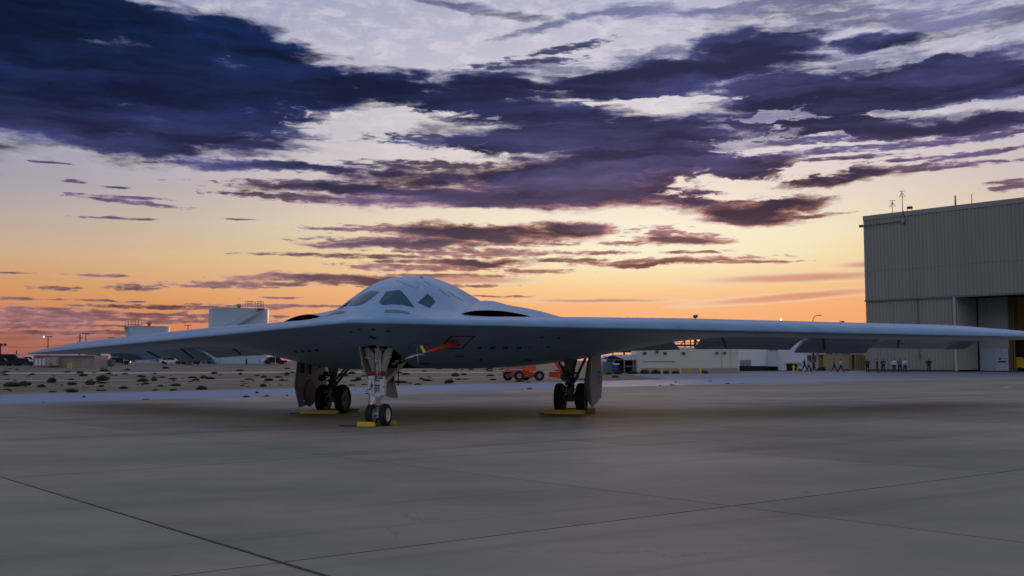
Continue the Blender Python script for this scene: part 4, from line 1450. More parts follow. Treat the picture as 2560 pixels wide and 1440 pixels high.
# white personnel door block set in the sliding leaf
dz0 = HZ + 0.12
b = MB(); b.prism([hl(T1 + 0.55, 5.55, dz0), hl(15.2, 5.55, dz0), hl(15.2, 5.55, dz0 + 2.95), hl(T1 + 0.55, 5.55, dz0 + 2.95)], HIN * 0.22)
pd = b.build('personnel_door', mat('door_white', (0.42, 0.47, 0.52), 0.5, 0, 0.05, 1), hangar)
b = MB(); b.prism([hl(15.25, 5.50, dz0), hl(16.95, 5.50, dz0), hl(16.95, 5.50, dz0 + 2.95), hl(15.25, 5.50, dz0 + 2.95)], HIN * 0.22)
pd2 = b.build('equipment_panel', mat('panel_white', (0.46, 0.51, 0.56), 0.5, 0, 0.05, 1), hangar)
for (t0, t1, z0, z1) in ((15.75, 16.0, 1.45, 1.72), (15.7, 16.6, 1.12, 1.30), (16.4, 16.75, 1.58, 1.66)):
    b = MB(); b.prism([hl(t0, 5.45, dz0 + z0), hl(t1, 5.45, dz0 + z0), hl(t1, 5.45, dz0 + z1), hl(t0, 5.45, dz0 + z1)], HIN * 0.04); b.build('notice', SEAM, pd2)
for (a0, a1, z0, z1) in ((15.4, 16.2, 2.6, 2.64), (15.4, 16.2, 1.95, 1.98), (16.18, 16.22, 1.95, 2.64), (15.3, 16.9, 1.02, 1.05)):
    b = MB(); b.prism([hl(a0, 5.47, dz0 + z0), hl(a1, 5.47, dz0 + z0), hl(a1, 5.47, dz0 + z1), hl(a0, 5.47, dz0 + z1)], HIN * 0.03); b.build('panel_seam', GALV, pd2)
corrugated(hl(0, 40), hl(LEN, 40), 0, TOPZ - HZ - 0.1, 0.6, 0.08, HIN).build('back_wall', CORR, hangar)
corrugated(hl(LEN, 0), hl(LEN, 40), 0, TOPZ - HZ - 0.1, 0.6, 0.08, HD).build('end_wall', CORR, hangar)
LZ = at(2166, 676, 140).z
b = MB(); b.prism([hl(0, -0.10, LZ), hl(LEN, -0.10, LZ), hl(LEN, -0.10, LZ + 0.05), hl(0, -0.10, LZ + 0.05)], HIN * 0.08); b.build('lap_joint', CORR2, hangar)
# conduit, junction box, downpipes
def conduit(name, pts, r, m, parent):
    b = MB(); b.tube(pts, r, 6); return b.build(name, m, parent)
zc = at(2163, 565, 140).z
conduit('conduit', [hl(-0.4, -0.2, zc), hl(6.0, -0.2, zc + 0.05), hl(6.05, -0.2, TOPZ + 0.1)], 0.07, TRIM, hangar)
b = MB(); b.box(hl(6.0, -0.22, zc + 0.1), (0.5, 0.4, 0.7), rz=math.atan2(HD.y, HD.x), bev=0.05); b.build('junction_box', ACG, hangar)
b = MB(); b.box(hl(-0.3, -0.1, zc), (0.5, 0.3, 0.36), rz=math.atan2(HD.y, HD.x)); b.build('bracket', TRIM, hangar)
conduit('downpipe', [hl(7.6, -0.05, MIDZ - 0.2), hl(7.6, -0.05, 2.6)], 0.05, TRIM, hangar)
b = MB(); b.box(hl(7.6, -0.1, 2.5), (0.3, 0.25, 0.55), rz=0.8); b.build('meter_box', GALV, hangar)
# roof antennas, flood lamp
def on_roof(name, px, ytop, q, label, cat, rad=0.06, star=0):
    t = 0
    best = None
    for k in range(400):
        tt = k * 0.06
        p = HC + HD * tt + HIN * q
        e = abs(1280 + FPX * p.x / p.y * 0.9985 - px)
        if best is None or e < best[0]:
            best = (e, tt, p)
    p = best[2]
    zt = at(px, ytop, p.y).z
    base_z = TOPZ - 0.1
    o = empty(name, (p.x, p.y, base_z))
    tag(o, label, cat)
    hh = zt - base_z
    b = MB(); b.cyl((0, 0, -0.05), (0, 0, hh), rad, rad * 0.7, 8); b.build('mast', TRIM, o)
    for k in range(star):
        a = 2 * math.pi * k / star
        b = MB(); b.cyl((0, 0, hh - 0.12), (math.cos(a) * 0.45, math.sin(a) * 0.45, hh - 0.85), 0.02, None, 5); b.build('ground_rod', TRIM, o)
    for k in range(star):
        a = 2 * math.pi * k / star + 0.3
        b = MB(); b.cyl((0, 0, hh), (math.cos(a) * 0.38, math.sin(a) * 0.38, hh + 0.01), 0.02, None, 5); b.build('top_rod', TRIM, o)
    return o
on_roof('discone_antenna', 2238, 502, 0.5, 'shorter umbrella-shaped antenna on the hangar roof edge', 'antenna', 0.04, 8)
on_roof('discone_antenna', 2263, 478, 0.2, 'taller umbrella-shaped antenna on the hangar roof edge', 'antenna', 0.055, 6)
on_roof('whip_antenna', 2397, 489, 0.6, 'thick plain mast on the hangar roof', 'antenna', 0.13)
on_roof('whip_antenna', 2438, 484, 0.6, 'thin whip antenna on the hangar roof', 'antenna', 0.06)
p = HC + HD * 6.6 + HIN * 0.6
fl_ = empty('flood_lamp', (p.x, p.y, TOPZ - 0.08)); tag(fl_, 'small black flood lamp on the hangar roof edge', 'lamp')
b = MB(); b.box((0, 0, 0.62), (0.75, 0.3, 0.34), rz=-0.4, rot=None, bev=0.03); b.build('lamp_head', POLE, fl_)
for s in (-0.25, 0.25):
    b = MB(); b.cyl((s, -s * 0.4, 0), (s, -s * 0.4, 0.55), 0.03, None, 6); b.build('leg', POLE, fl_)
# yellow cart inside the doorway
p = HC + HD * 18.6 + HIN * 7.6
cart = empty('tow_cart', (p.x, p.y, HZ + 0.02), -0.85); tag(cart, 'yellow ground cart standing just inside the hangar doorway', 'cart')
b = MB(); b.box((0, 0, 1.0), (2.6, 1.4, 1.1), bev=0.06); b.box((-0.9, 0, 1.7), (0.8, 1.3, 0.35), bev=0.05); b.build('body', YEL, cart)
for sx in (-0.8, 0.8):
    for sy in (-0.65, 0.65):
        b = MB(); b.lathe([(0.12, -0.1), (0.28, -0.1), (0.3, 0), (0.28, 0.1), (0.12, 0.1)], (sx, sy, 0.3), (0, 1, 0), 18); b.build('wheel', RUBBER, cart)
p = HC + HD * 17.0 + HIN * 8.0
st = empty('safety_post', (p.x, p.y, HZ + 0.02)); tag(st, 'short white post inside the hangar doorway', 'post')
b = MB(); b.cyl((0, 0, 0), (0, 0, 0.95), 0.13, 0.10, 12); b.build('post', WHITEW, st); b = MB(); b.cyl((0, 0, 0), (0, 0, 0.08), 0.3, 0.3, 14); b.build('base', RUBBER, st)


# ---- generic far building from photo columns: left px, right px, top py, depth
def block(name, pxl, pxr, ytop, Y, depth, m, label, cat, base=None, roof=None):
    xl, xr = xat(pxl, Y), xat(pxr, Y)
    z0 = base if base is not None else zg((xl + xr) / 2, Y) - 0.05
    z1 = at((pxl + pxr) / 2, ytop, Y).z
    o = empty(name, ((xl + xr) / 2, Y, z0)); tag(o, label, cat)
    w = xr - xl
    b = MB(); b.box((0, depth / 2, (z1 - z0) / 2), (w, depth, z1 - z0), bev=0.03); b.build('wall', m, o)
    if roof:
        b = MB(); b.box((0, depth / 2, z1 - z0 + 0.08), (w + 0.3, depth + 0.3, 0.16)); b.build('roof', roof, o)
    return o, w, z1 - z0


def face(o, w, Y, px0, py0, px1, py1, off, m, name, parent=None, thick_=0.06):
    """a flat piece on the front of a block, given by its photo box"""
    base = o.location
    a, c = at(px0, py0, Y), at(px1, py1, Y)
    b = MB()
    b.box(((a.x + c.x) / 2 - base.x, -off - thick_ / 2 + 0.03, (a.z + c.z) / 2 - base.z), (abs(c.x - a.x), thick_, abs(c.z - a.z)))
    return b.build(name, m, parent or o)


YB = 132.0
bb, w, h = block('site_office', 1604, 1845, 868, YB, 12, WALLB, 'long beige flat-roofed building with small high windows behind the yellow bollards', 'building')
face(bb, w, YB, 1604, 920, 1846, 937, 0.06, WALLB2, 'plinth')
for (px, py) in ((1611.5, 883), (1662, 883), (1708.5, 883), (1792, 882.5), (1811, 882.5)):
    f = face(bb, w, YB, px - 5.2, py - 4.2, px + 5.2, py + 4.2, 0.05, FRAME, 'window')
    gm = PGLASS if px < 1780 else mat('pane_amber', (0.14, 0.08, 0.03), 0.3)
    face(bb, w, YB, px - 3.8, py - 2.6, px - 0.3, py + 2.6, 0.09, gm, 'pane', f)
    face(bb, w, YB, px + 0.3, py - 2.6, px + 3.8, py + 2.6, 0.09, gm, 'pane', f)
face(bb, w, YB, 1604, 903, 1686, 904.2, 0.07, GALV, 'pipe_run')
face(bb, w, YB, 1826, 870, 1827, 934, 0.06, WALLB2, 'control_joint')
face(bb, w, YB, 1803, 872, 1803.6, 936, 0.06, WALLB2, 'control_joint')
face(bb, w, YB, 1840, 882, 1845, 883, 0.08, GALV, 'bracket')
b = MB(); pq = at(1642, 879, YB) - bb.location; b.ball((pq.x, -0.3, pq.z), 0.22); b.cyl((pq.x + 0.1, -0.2, pq.z + 0.1), (pq.x + 0.1, -0.1, pq.z + 0.7), 0.04, None, 6); b.build('wall_lamp', DSTEEL, bb)

# steel gantry behind the office
YG = 158.0
gt = empty('steel_gantry', (xat(1630, YG), YG, zg(xat(1630, YG), YG))); tag(gt, 'open steel gantry with railings standing behind the beige office', 'gantry')
def gl(px, py, dq=0.0):
    return at(px, py, YG + dq) - gt.location
for px in (1532, 1560, 1580, 1605, 1712, 1726, 1737, 1752, 1665):
    for dq in (0, 5):
        a = gl(px, 846, dq); b = MB(); b.box((a.x, a.y, a.z / 2), (0.28 if px in (1560, 1737) else 0.16, 0.2, a.z)); b.build('column', POLE, gt)
for py in (848, 857, 863.5, 871, 879):
    for dq in (0, 5):
        a, c = gl(1525, py, dq), gl(1765, py, dq)
        b = MB(); b.box(((a.x + c.x) / 2, a.y, a.z), (c.x - a.x, 0.14, 0.30 if py in (863.5, 879) else 0.10)); b.build('rail', POLE, gt)
for (p0, p1, y0, y1) in ((1739, 1752, 850, 862), (1712, 1700, 850, 864), (1560, 1580, 860, 876)):
    b = MB(); b.cyl(gl(p0, y0), gl(p1, y1), 0.08, None, 6); b.build('brace', POLE, gt)

# open shed with white roof
YS = 138.0
sh = empty('open_shed', (xat(1555, YS), YS, zg(xat(1555, YS), YS))); tag(sh, 'low open-fronted shed with a pale pitched roof and dark inside', 'shed')
def sl(px, py, dq=0.0):
    return at(px, py, YS) - sh.location + Vector((0, dq, 0))
zb = 0.0
b = MB(); b.prism([sl(1500, 897), sl(1533, 886.5), sl(1604, 886.5), sl(1604, 900), sl(1561, 900), sl(1560, 898)], (0, 9, 0.0)); b.build('roof', SHEDR, sh)
b = MB(); a, c = sl(1500, 896), sl(1516, 905); b.prism([sl(1502, 898), sl(1517, 890), (c.x, 0, 0), (a.x, 0, 0)], (0, 0.15, 0)); b.build('gable_wall', WHITEW, sh)
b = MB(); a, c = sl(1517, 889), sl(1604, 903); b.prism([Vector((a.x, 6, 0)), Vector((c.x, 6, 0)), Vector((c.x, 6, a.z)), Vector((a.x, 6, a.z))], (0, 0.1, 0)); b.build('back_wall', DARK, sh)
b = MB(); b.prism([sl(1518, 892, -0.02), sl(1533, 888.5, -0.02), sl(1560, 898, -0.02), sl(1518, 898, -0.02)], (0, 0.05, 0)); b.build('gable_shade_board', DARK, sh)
for px in (1536, 1561, 1583, 1603):
    a = sl(px, 899); b = MB(); b.box((a.x, 0.1, a.z / 2), (0.16, 0.16, a.z)); b.build('post', TAUPE, sh)
for (p0, p1, py) in ((1561, 1604, 916), (1517, 1562, 899.5)):
    a, c = sl(p0, py), sl(p1, py); b = MB(); b.box(((a.x + c.x) / 2, 0.1, a.z), (c.x - a.x, 0.1, 0.12)); b.build('rail', TAUPE, sh)
for k in range(7):
    a = sl(1564 + k * 6, 925); b = MB(); b.box((a.x, 3.0 + (k % 3), 0.6), (0.7, 0.8, 1.2 + 0.3 * (k % 2)), bev=0.04); b.build('stored_crate', mat('crate_dark', (0.05, 0.045, 0.045), 0.8, 0, 0.3, 2), sh)
for k in range(4):
    a, c = sl(1505 + k * 8, 904), sl(1513 + k * 8, 930)
    pn = MB(); pn.box(((a.x + c.x) / 2, -0.5 - 0.02 * (k % 2), a.z / 2), (c.x - a.x - 0.02, 0.06, a.z)); pn.build('sheet_panel', GREENP, sh)
a = at(1540, 914, YS - 0.6); dd = empty('drum', (a.x, YS - 0.6, zg(a.x, YS - 0.6))); tag(dd, 'blue drum standing in the mouth of the open shed', 'drum')
b = MB(); b.lathe([(0.0, 0), (0.38, 0), (0.40, 0.05), (0.38, 0.5), (0.40, 0.52), (0.38, 0.55), (0.38, 1.05), (0.40, 1.1), (0.36, 1.12), (0, 1.12)], (0, 0, 0), (0, 0, 1), 18); b.build('shell', BLUED, dd, auto=40)
b = MB(); b.box((0, 0, 1.22), (0.9, 0.7, 0.18), bev=0.03); b.build('lid', WHITEW, dd)

# white trailers
YT_ = 150.0
tr, w, h = block('site_trailer', 1848, 2016, 862, YT_, 9, WHITEW, 'long white flat-sided trailer office right of the beige building', 'trailer', base=None)
face(tr, w, YT_, 1848, 915, 1990, 927, 0.05, DARK, 'undercroft_shade')  # flat dark strip painted as the shade beneath the trailer
face(tr, w, YT_, 1916.5, 873.5, 1940.5, 916, 0.55, mat('bay_white', (0.52, 0.56, 0.60), 0.5), 'side_bay', None, 0.6)
face(tr, w, YT_, 1916.5, 873.5, 1940.5, 875, 0.62, GALV, 'bay_trim', None, 0.65)
face(tr, w, YT_, 1966, 910, 1992, 927, 0.12, DARK, 'dock_opening_shade')  # dark plate on the wall stands in for the opening's shade
face(tr, w, YT_, 1945, 915, 1966, 926, 0.10, WHITEW, 'skirting')
face(tr, w, YT_, 1961, 907, 2006, 908.2, 0.25, GALV, 'awning_rail', None, 0.4)
for k in range(9):
    face(tr, w, YT_, 1966 + k * 4.2, 905.8, 1968.2 + k * 4.2, 907, 0.2, WHITEW, 'awning_clip')
for k in range(3):
    cb_ = empty('cooling_unit', (xat(1853 + k * 9, YT_ - 1.5), YT_ - 1.5, zg(xat(1850, YT_), YT_))); tag(cb_, ('left', 'middle', 'right')[k] + ' grey cooling cabinet on legs against the white trailer', 'cabinet', 'grey cabinets by the trailer')
    z1 = at(1850, 900, YT_ - 1.5).z - cb_.location.z; z0_ = at(1850, 914, YT_ - 1.5).z - cb_.location.z
    b = MB(); b.box((0, 0, (z0_ + z1) / 2), (0.52, 0.5, z1 - z0_), bev=0.03); b.build('case', ACG, cb_)
    for sx in (-0.2, 0.2):
        b = MB(); b.box((sx, 0, z0_ / 2), (0.07, 0.3, z0_)); b.build('leg', DARK, cb_)
a = gnd(1982, 927); hyd = empty('hydrant', (xat(1982, 143), 143, zg(xat(1982, 143), 143))); tag(hyd, 'small yellow hydrant in front of the dark trailer opening', 'hydrant')
b = MB(); b.lathe([(0.0, 0), (0.22, 0), (0.22, 0.06), (0.13, 0.08), (0.13, 0.6), (0.17, 0.62), (0.15, 0.75), (0.05, 0.86), (0, 0.87)], (0, 0, 0), (0, 0, 1), 14); b.build('barrel', BOLL, hyd, auto=40)
b = MB(); b.cyl((-0.24, 0, 0.5), (0.24, 0, 0.5), 0.06, None, 10); b.build('outlet', BOLL, hyd)

# pale building behind the container, its door lobby
YW = 160.0
wb_, w, h = block('workshop', 2008, 2172, 845, YW, 10, WALLB, 'beige workshop wall with vents behind the yellow container', 'building')
f = face(wb_, w, YW, 2017, 880, 2041, 905, 0.06, FRAME, 'window')
for (p0, p1) in ((2018, 2028.3), (2030, 2040.3)):
    face(wb_, w, YW, p0, 889, p1, 904, 0.12, mat('pane_grey', (0.10, 0.12, 0.15), 0.2), 'pane', f)
    face(wb_, w, YW, p0, 880.5, p1, 887.5, 0.12, WHITEW, 'panel', f)
face(wb_, w, YW, 2009, 889, 2015.5, 906, 0.08, PGLASS, 'door')
face(wb_, w, YW, 2041.5, 882, 2045, 890.5, 0.08, ACG, 'notice_board')
face(wb_, w, YW, 2041, 878, 2170, 880, 0.10, GALV, 'gutter')
for (p0, p1) in ((2066, 2072), (2074, 2080), (2110, 2116), (2118, 2124)):
    face(wb_, w, YW, p0, 882.5, p1, 885, 0.08, DARK, 'vent')
face(wb_, w, YW, 2087, 880, 2092, 884, 0.3, DSTEEL, 'wall_lamp', None, 0.4)

# shipping container
YC = 150.0
xl, xr = xat(2056, YC), xat(2170, YC)
ct = empty('shipping_container', ((xl + xr) / 2, YC, zg((xl + xr) / 2, YC))); tag(ct, 'faded yellow shipping container with rust stained doors beside the hangar', 'container')
zt_ = at(2110, 886, YC).z - ct.location.z
hw = (xr - xl) / 2
xd = xat(2137, YC) - ct.location.x
corrugated((-hw, 0, 0), (xd - 0.9, 0, 0), 0.15, zt_ - 0.1, 0.36, 0.06, (0, -1, 0)).build('side_wall', CONT, ct)
b = MB(); b.box(((-hw + hw) / 2, 1.3, zt_ - 0.03), (2 * hw, 2.7, 0.08)); b.build('roof', CONT, ct)
b = MB(); b.box((0, 1.3, 0.08), (2 * hw, 2.6, 0.16)); b.build('base_frame', CONT, ct)
b = MB(); b.box((0, 2.55, zt_ / 2), (2 * hw - 0.05, 0.06, zt_ - 0.1)); b.build('rear_wall', CONT, ct)
for x in (-hw + 0.08, xd - 0.75, xd - 0.06, hw - 0.5):
    b = MB(); b.box((x, -0.05, zt_ / 2), (0.14, 0.16, zt_)); b.build('corner_post', CONT, ct)
for k in range(2):
    x0 = xd + 0.05 + k * 0.72
    b = MB(); b.box((x0 + 0.36, -0.04, zt_ / 2), (0.68, 0.08, zt_ - 0.3)); dr_ = b.build('door_leaf', RUST, ct)
    for q in range(2):
        b = MB(); b.cyl((x0 + 0.2 + q * 0.3, -0.12, 0.2), (x0 + 0.2 + q * 0.3, -0.12, zt_ - 0.15), 0.025, None, 6); b.build('lock_rod', CONT, dr_)
    for q in range(4):
        b = MB(); b.box((x0 + 0.36, -0.1, 0.45 + q * 0.55), (0.62, 0.05, 0.04)); b.build('door_rib', RUST, dr_)

# yellow bollards before the office
for i, (px, col_, lb) in enumerate(((1653, BOLL, 'yellow steel bollard furthest left before the beige building'), (1674.5, BOLLO, 'amber steel bollard, second from the left before the beige building'),
                                    (1700, BOLL, 'slim yellow bollard, third from the left before the beige building'), (1722.5, BOLLO, 'left one of the two amber bollards standing close together'),
                                    (1726.3, BOLLO, 'right one of the two amber bollards standing close together'), (1750, BOLL, 'yellow bollard furthest right before the beige building'))):
    Yb = 126.0 if i < 5 else 126.5
    x = xat(px, Yb)
    o = empty('bollard', (x, Yb, zg(x, Yb) - 0.03)); tag(o, lb, 'bollard', 'yellow bollards before the beige building')
    zt2 = at(px, 919.5 if i != 5 else 916.5, Yb).z - o.location.z
    b = MB(); b.lathe([(0.10, 0), (0.10, zt2 - 0.08), (0.07, zt2 - 0.02), (0.0, zt2)], (0, 0, 0), (0, 0, 1), 14); b.build('post', col_, o, auto=40)
    b = MB(); b.cyl((0, 0, 0), (0, 0, 0.06), 0.19, 0.16, 12); b.build('footing', WALLB2, o)

# floodlight pole heads and lamps seen over the wing
def lamp_post(px, ytop, Y, label, kind):
    x = xat(px, Y)
    z0 = zg(x, Y) - 0.05
    o = empty('light_pole', (x, Y, z0)); tag(o, label, 'light pole')
    hh = at(px, ytop, Y).z - z0
    if kind == 'flood':
        b = MB(); b.cyl((0, 0, 0), (0, 0, hh - 0.4), 0.16, 0.09, 8); b.build('mast', POLE, o)
        b = MB(); b.box((0, 0, hh - 0.2), (0.62, 0.5, 0.42), rot=Matrix.Rotation(-0.15, 4, 'Y'), bev=0.04); b.build('lamp_head', mat('head_brown', (0.12, 0.07, 0.05), 0.6), o)
        b = MB(); b.box((0, 0, hh - 0.52), (0.22, 0.2, 0.22)); b.build('bracket', POLE, o)
    elif kind == 'arm':
        b = MB(); b.cyl((0, 0, 0), (0, 0, hh - 0.9), 0.13, 0.08, 8); b.build('mast', POLE, o)
        b = MB(); b.tube([Vector((0, 0, hh - 0.9)), Vector((0.12, 0, hh - 0.45)), Vector((0.4, 0, hh - 0.12)), Vector((0.75, 0, hh)), Vector((1.05, 0, hh - 0.02))], 0.05, 6); b.build('arm', POLE, o)
        b = MB(); b.box((1.15, 0, hh - 0.06), (0.42, 0.2, 0.10), bev=0.02); b.build('lamp_head', POLE, o)
    elif kind == 'lit':
        b = MB(); b.cyl((0, 0, 0), (0, 0, hh - 0.25), 0.12, 0.08, 8); b.build('mast', POLE, o)
        b = MB(); b.ball((0, 0, hh - 0.05), 0.13, 1.2, 1, 0.8); b.build('lamp_globe', LAMPON, o)
    elif kind in ('mast', 'mast_lit'):
        b = MB(); b.cyl((0, 0, 0), (0, 0, hh), 0.17, 0.10, 8); b.build('mast', POLE, o)
        b = MB(); b.box((0, 0, hh), (1.9, 0.12, 0.10)); b.build('cross_arm', POLE, o)
        for k in (-1, 0, 1):
            lit = kind == 'mast_lit' and k == -1
            b = MB(); b.box((k * 0.72, -0.12, hh + 0.05), (0.52, 0.34, 0.20), bev=0.03); lh = b.build('lamp_head', POLE, o)
            if lit:
                b = MB(); b.ball((k * 0.95, -0.34, hh + 0.02), 0.13); b.build('lamp_globe', LAMPON, lh)
    elif kind == 'utility':
        b = MB(); b.cyl((0, 0, 0), (0, 0, hh), 0.22, 0.16, 8); b.build('mast', POLE, o)
        for k, (zz, ww_) in enumerate(((0.9, 1.3), (2.0, 1.5), (3.1, 1.7), (4.1, 2.1))):
            if hh - zz > 3 and (ytop < 870 or k < 1):
                b = MB(); b.box((0.1 if k % 2 else -0.1, 0, hh - zz), (ww_ * 1.1, 0.14, 0.12)); b.build('cross_arm', POLE, o)
                for s in (-1, 1):
                    b = MB(); b.cyl((s * ww_ * 0.5, 0, hh - zz), (s * ww_ * 0.5, 0, hh - zz + 0.28), 0.05, None, 6); b.build('insulator', POLE, o)
    elif kind == 'twin':
        b = MB(); b.cyl((0, 0, 0), (0, 0, hh - 0.3), 0.22, 0.16, 8); b.build('mast', POLE, o)
        b = MB(); b.box((0.5, 0, hh - 0.35), (1.6, 0.12, 0.10)); b.build('cross_arm', POLE, o)
        for s in (0.25, 1.1):
            b = MB(); b.box((s, -0.1, hh - 0.1), (0.5, 0.4, 0.42), rot=Matrix.Rotation(0.3, 4, 'Y'), bev=0.05); b.build('lamp_head', POLE, o)
        b = MB(); b.box((0.3, 0, hh - 2.6), (1.6, 0.1, 0.1)); b.build('lower_arm', POLE, o)
    return o


lamp_post(1739, 787.5, 146, 'single brown flood lamp on a pole rising behind the wing', 'flood')
lamp_post(1953, 798, 165, 'small lit lamp showing just above the wing', 'lit')
lamp_post(2032, 788, 150, 'curved-arm street lamp rising over the wing left of the hangar', 'arm')
lamp_post(2105, 803, 152, 'black lamp head barely showing above the wing by the hangar', 'flood')
lamp_post(3, 860, 215, 'dark pole with two lamp heads at the picture edge', 'twin')
lamp_post(44, 876, 300, 'short utility pole with one cross arm before the far hills', 'utility')
lamp_post(121.5, 842, 250, 'tall light mast with one lamp lit left of the wing tip', 'mast_lit')
lamp_post(201, 836, 260, 'thick utility pole with several cross arms behind the wing', 'utility')
lamp_post(215.5, 834.5, 285, 'light mast right beside the thick utility pole', 'mast')
lamp_post(280, 845, 300, 'light mast mostly hidden by the wing near the beige store', 'mast')
lamp_post(470, 813.5, 290, 'light mast between the two white tanks', 'mast')
# overhead wires from the edge pole
for k, (dz0_, dz1_) in enumerate(((0.0, 0.2), (-1.6, -1.4))):
    pa, pb_ = at(4, 863, 215), at(201, 862, 260)
    pa.z += dz0_ - 0.3; pb_.z += dz1_ + 0.4
    pts = []
    for i in range(13):
        t = i / 12
        q = pa.lerp(pb_, t); q.z -= 1.1 * 4 * t * (1 - t) * 0.5
        pts.append(q)
    b = MB(); b.tube(pts, 0.035, 5)
    tag(b.build('power_line', POLE), ('upper', 'lower')[k] + ' overhead wire strung left of the wing tip', 'wire', 'overhead wires')


# ---- storage tanks
def tank(pxc, rpx, ytop, Y, label, mirror, stair):
    x = xat(pxc, Y); r = rpx / FPX * Y
    z0 = zg(x, Y) - 0.1
    o = empty('storage_tank', (x, Y, z0)); tag(o, label, 'tank')
    hh = at(pxc, ytop, Y).z - z0
    b = MB(); b.lathe([(r, 0), (r, hh * 0.33), (r + 0.012, hh * 0.333), (r, hh * 0.336), (r, hh * 0.66), (r + 0.012, hh * 0.663), (r, hh * 0.666), (r, hh), (r + 0.06, hh + 0.02), (r + 0.06, hh + 0.12), (r * 0.98, hh + 0.14), (r * 0.5, hh + r * 0.04), (0.0, hh + r * 0.055)], (0, 0, 0), (0, 0, 1), 72)
    b.build('shell', mat('tank_white', (0.44, 0.54, 0.66), 0.45, 0, 0.06, 0.3), o, auto=30)
    b = MB(); b.lathe([(0.35, hh), (0.35, hh + 0.75), (0.72, hh + 0.8), (0.72, hh + 1.0), (0.4, hh + 1.12), (0.4, hh + 1.3), (0, hh + 1.32)], (0, 0, 0), (0, 0, 1), 16); b.build('vent_cap', GALV, o, auto=30)
    b = MB(); b.cyl((-r * 0.5, -r * 0.2, hh), (-r * 0.5, -r * 0.2, hh + 0.35), 0.4, None, 14); b.build('roof_hatch', GALV, o)
    # stair winding on the camera side
    a0, a1, z_a, z_b = stair
    n = 30
    st_pts = []
    for k in range(n + 1):
        t = k / n
        a = R(a0 + (a1 - a0) * t)
        zz = z_a + (z_b - z_a) * t
        if 0.42 < t < 0.52:
            zz = z_a + (z_b - z_a) * (0.42 + (t - 0.42) * 0.15)
        st_pts.append(Vector((math.sin(a) * (r + 0.45), -math.cos(a) * (r + 0.45), hh * zz)))
    b = MB()
    for p, q in zip(st_pts[:-1], st_pts[1:]):
        d = q - p
        side_ = Vector((p.x, p.y, 0)).normalized() * 0.42
        b.prism([p - side_, q - side_, q + side_, p + side_], (0, 0, -0.35))
    b.build('stair', mat('stair_grey', (0.38, 0.41, 0.43), 0.55), o)
    b = MB(); b.tube([p + Vector((p.x, p.y, 0)).normalized() * 0.4 + Vector((0, 0, 1.0)) for p in st_pts], 0.04, 5); b.build('handrail', GALV, o)
    # platform with railings at the head of the stair
    a = R(a1)
    pc = Vector((math.sin(a) * (r - 0.2), -math.cos(a) * (r - 0.2), hh + 0.1))
    b = MB(); b.box(pc, (2.6, 2.0, 0.12), bev=0.02); b.build('platform', GALV, o)
    for (cx_, wdt) in ((0.0, 1.3), (-2.1 if not mirror else 1.7, 1.5)):
        cc = pc + Vector((cx_, 0.3, 0))
        for zz in (0.55, 1.1, 1.6):
            b = MB(); b.box(cc + Vector((0, -0.8, zz)), (wdt, 0.07, 0.07)); b.build('guard_rail', GALV, o)
            b = MB(); b.box(cc + Vector((0, 0.8, zz)), (wdt, 0.07, 0.07)); b.build('guard_rail', GALV, o)
        for s in (-wdt / 2, 0, wdt / 2):
            b = MB(); b.box(cc + Vector((s, -0.8, 0.8)), (0.08, 0.08, 1.65)); b.build('guard_post', GALV, o)
            b = MB(); b.box(cc + Vector((s, 0.8, 0.8)), (0.08, 0.08, 1.65)); b.build('guard_post', GALV, o)
    return o


tank(597, 72.5, 775, 220, 'large white storage tank with a stair climbing its front', False, (-40, 58, 0.40, 0.99))
tank(373, 48.8, 818, 236, 'smaller white storage tank with a railed platform on its left', True, (50, -72, 0.1, 0.99))

# ---- long store and things at the far left
YL = 185.0
ls, w, h = block('storage_unit', 86, 240, 888, YL, 6, mat('store_beige', (0.34, 0.27, 0.24), 0.8, 0, 0.1, 0.5), 'long low beige storage unit with four white doors under the wing tip', 'building')
for k in range(4):
    f = face(ls, w, YL, 88.5 + k * 9, 896, 94.5 + k * 9, 913.5, 0.10, WHITEW, 'white_door')
face(ls, w, YL, 122, 893, 137, 914, 0.5, mat('store_pale', (0.40, 0.34, 0.28), 0.8), 'lobby', None, 1.0)
face(ls, w, YL, 127, 906, 138, 914, 1.2, WALLB2, 'step_block', None, 1.2)
face(ls, w, YL, 140, 892, 151, 914, 0.6, mat('store_pale', (0.4, 0.34, 0.28), 0.8), 'porch', None, 1.2)
face(ls, w, YL, 86, 887, 240, 889, 0.2, FRAME, 'roof_trim', None, 0.4)
for px in (189.5, 228, 201):
    face(ls, w, YL, px - 0.4, 895, px + 0.4, 914, 0.10, WALLB2, 'wall_seam')
a = at(175, 903, 178); o = empty('hydrant', (a.x, 178, zg(a.x, 178))); tag(o, 'pair-armed yellow standpipe before the long beige storage unit', 'standpipe')
b = MB(); b.cyl((-0.25, 0, 0), (-0.25, 0, 0.95), 0.12, None, 10); b.cyl((0.25, 0, 0), (0.25, 0, 0.95), 0.12, None, 10); b.box((0, 0, 0.75), (0.6, 0.1, 0.1)); b.build('pipe', BOLL, o)
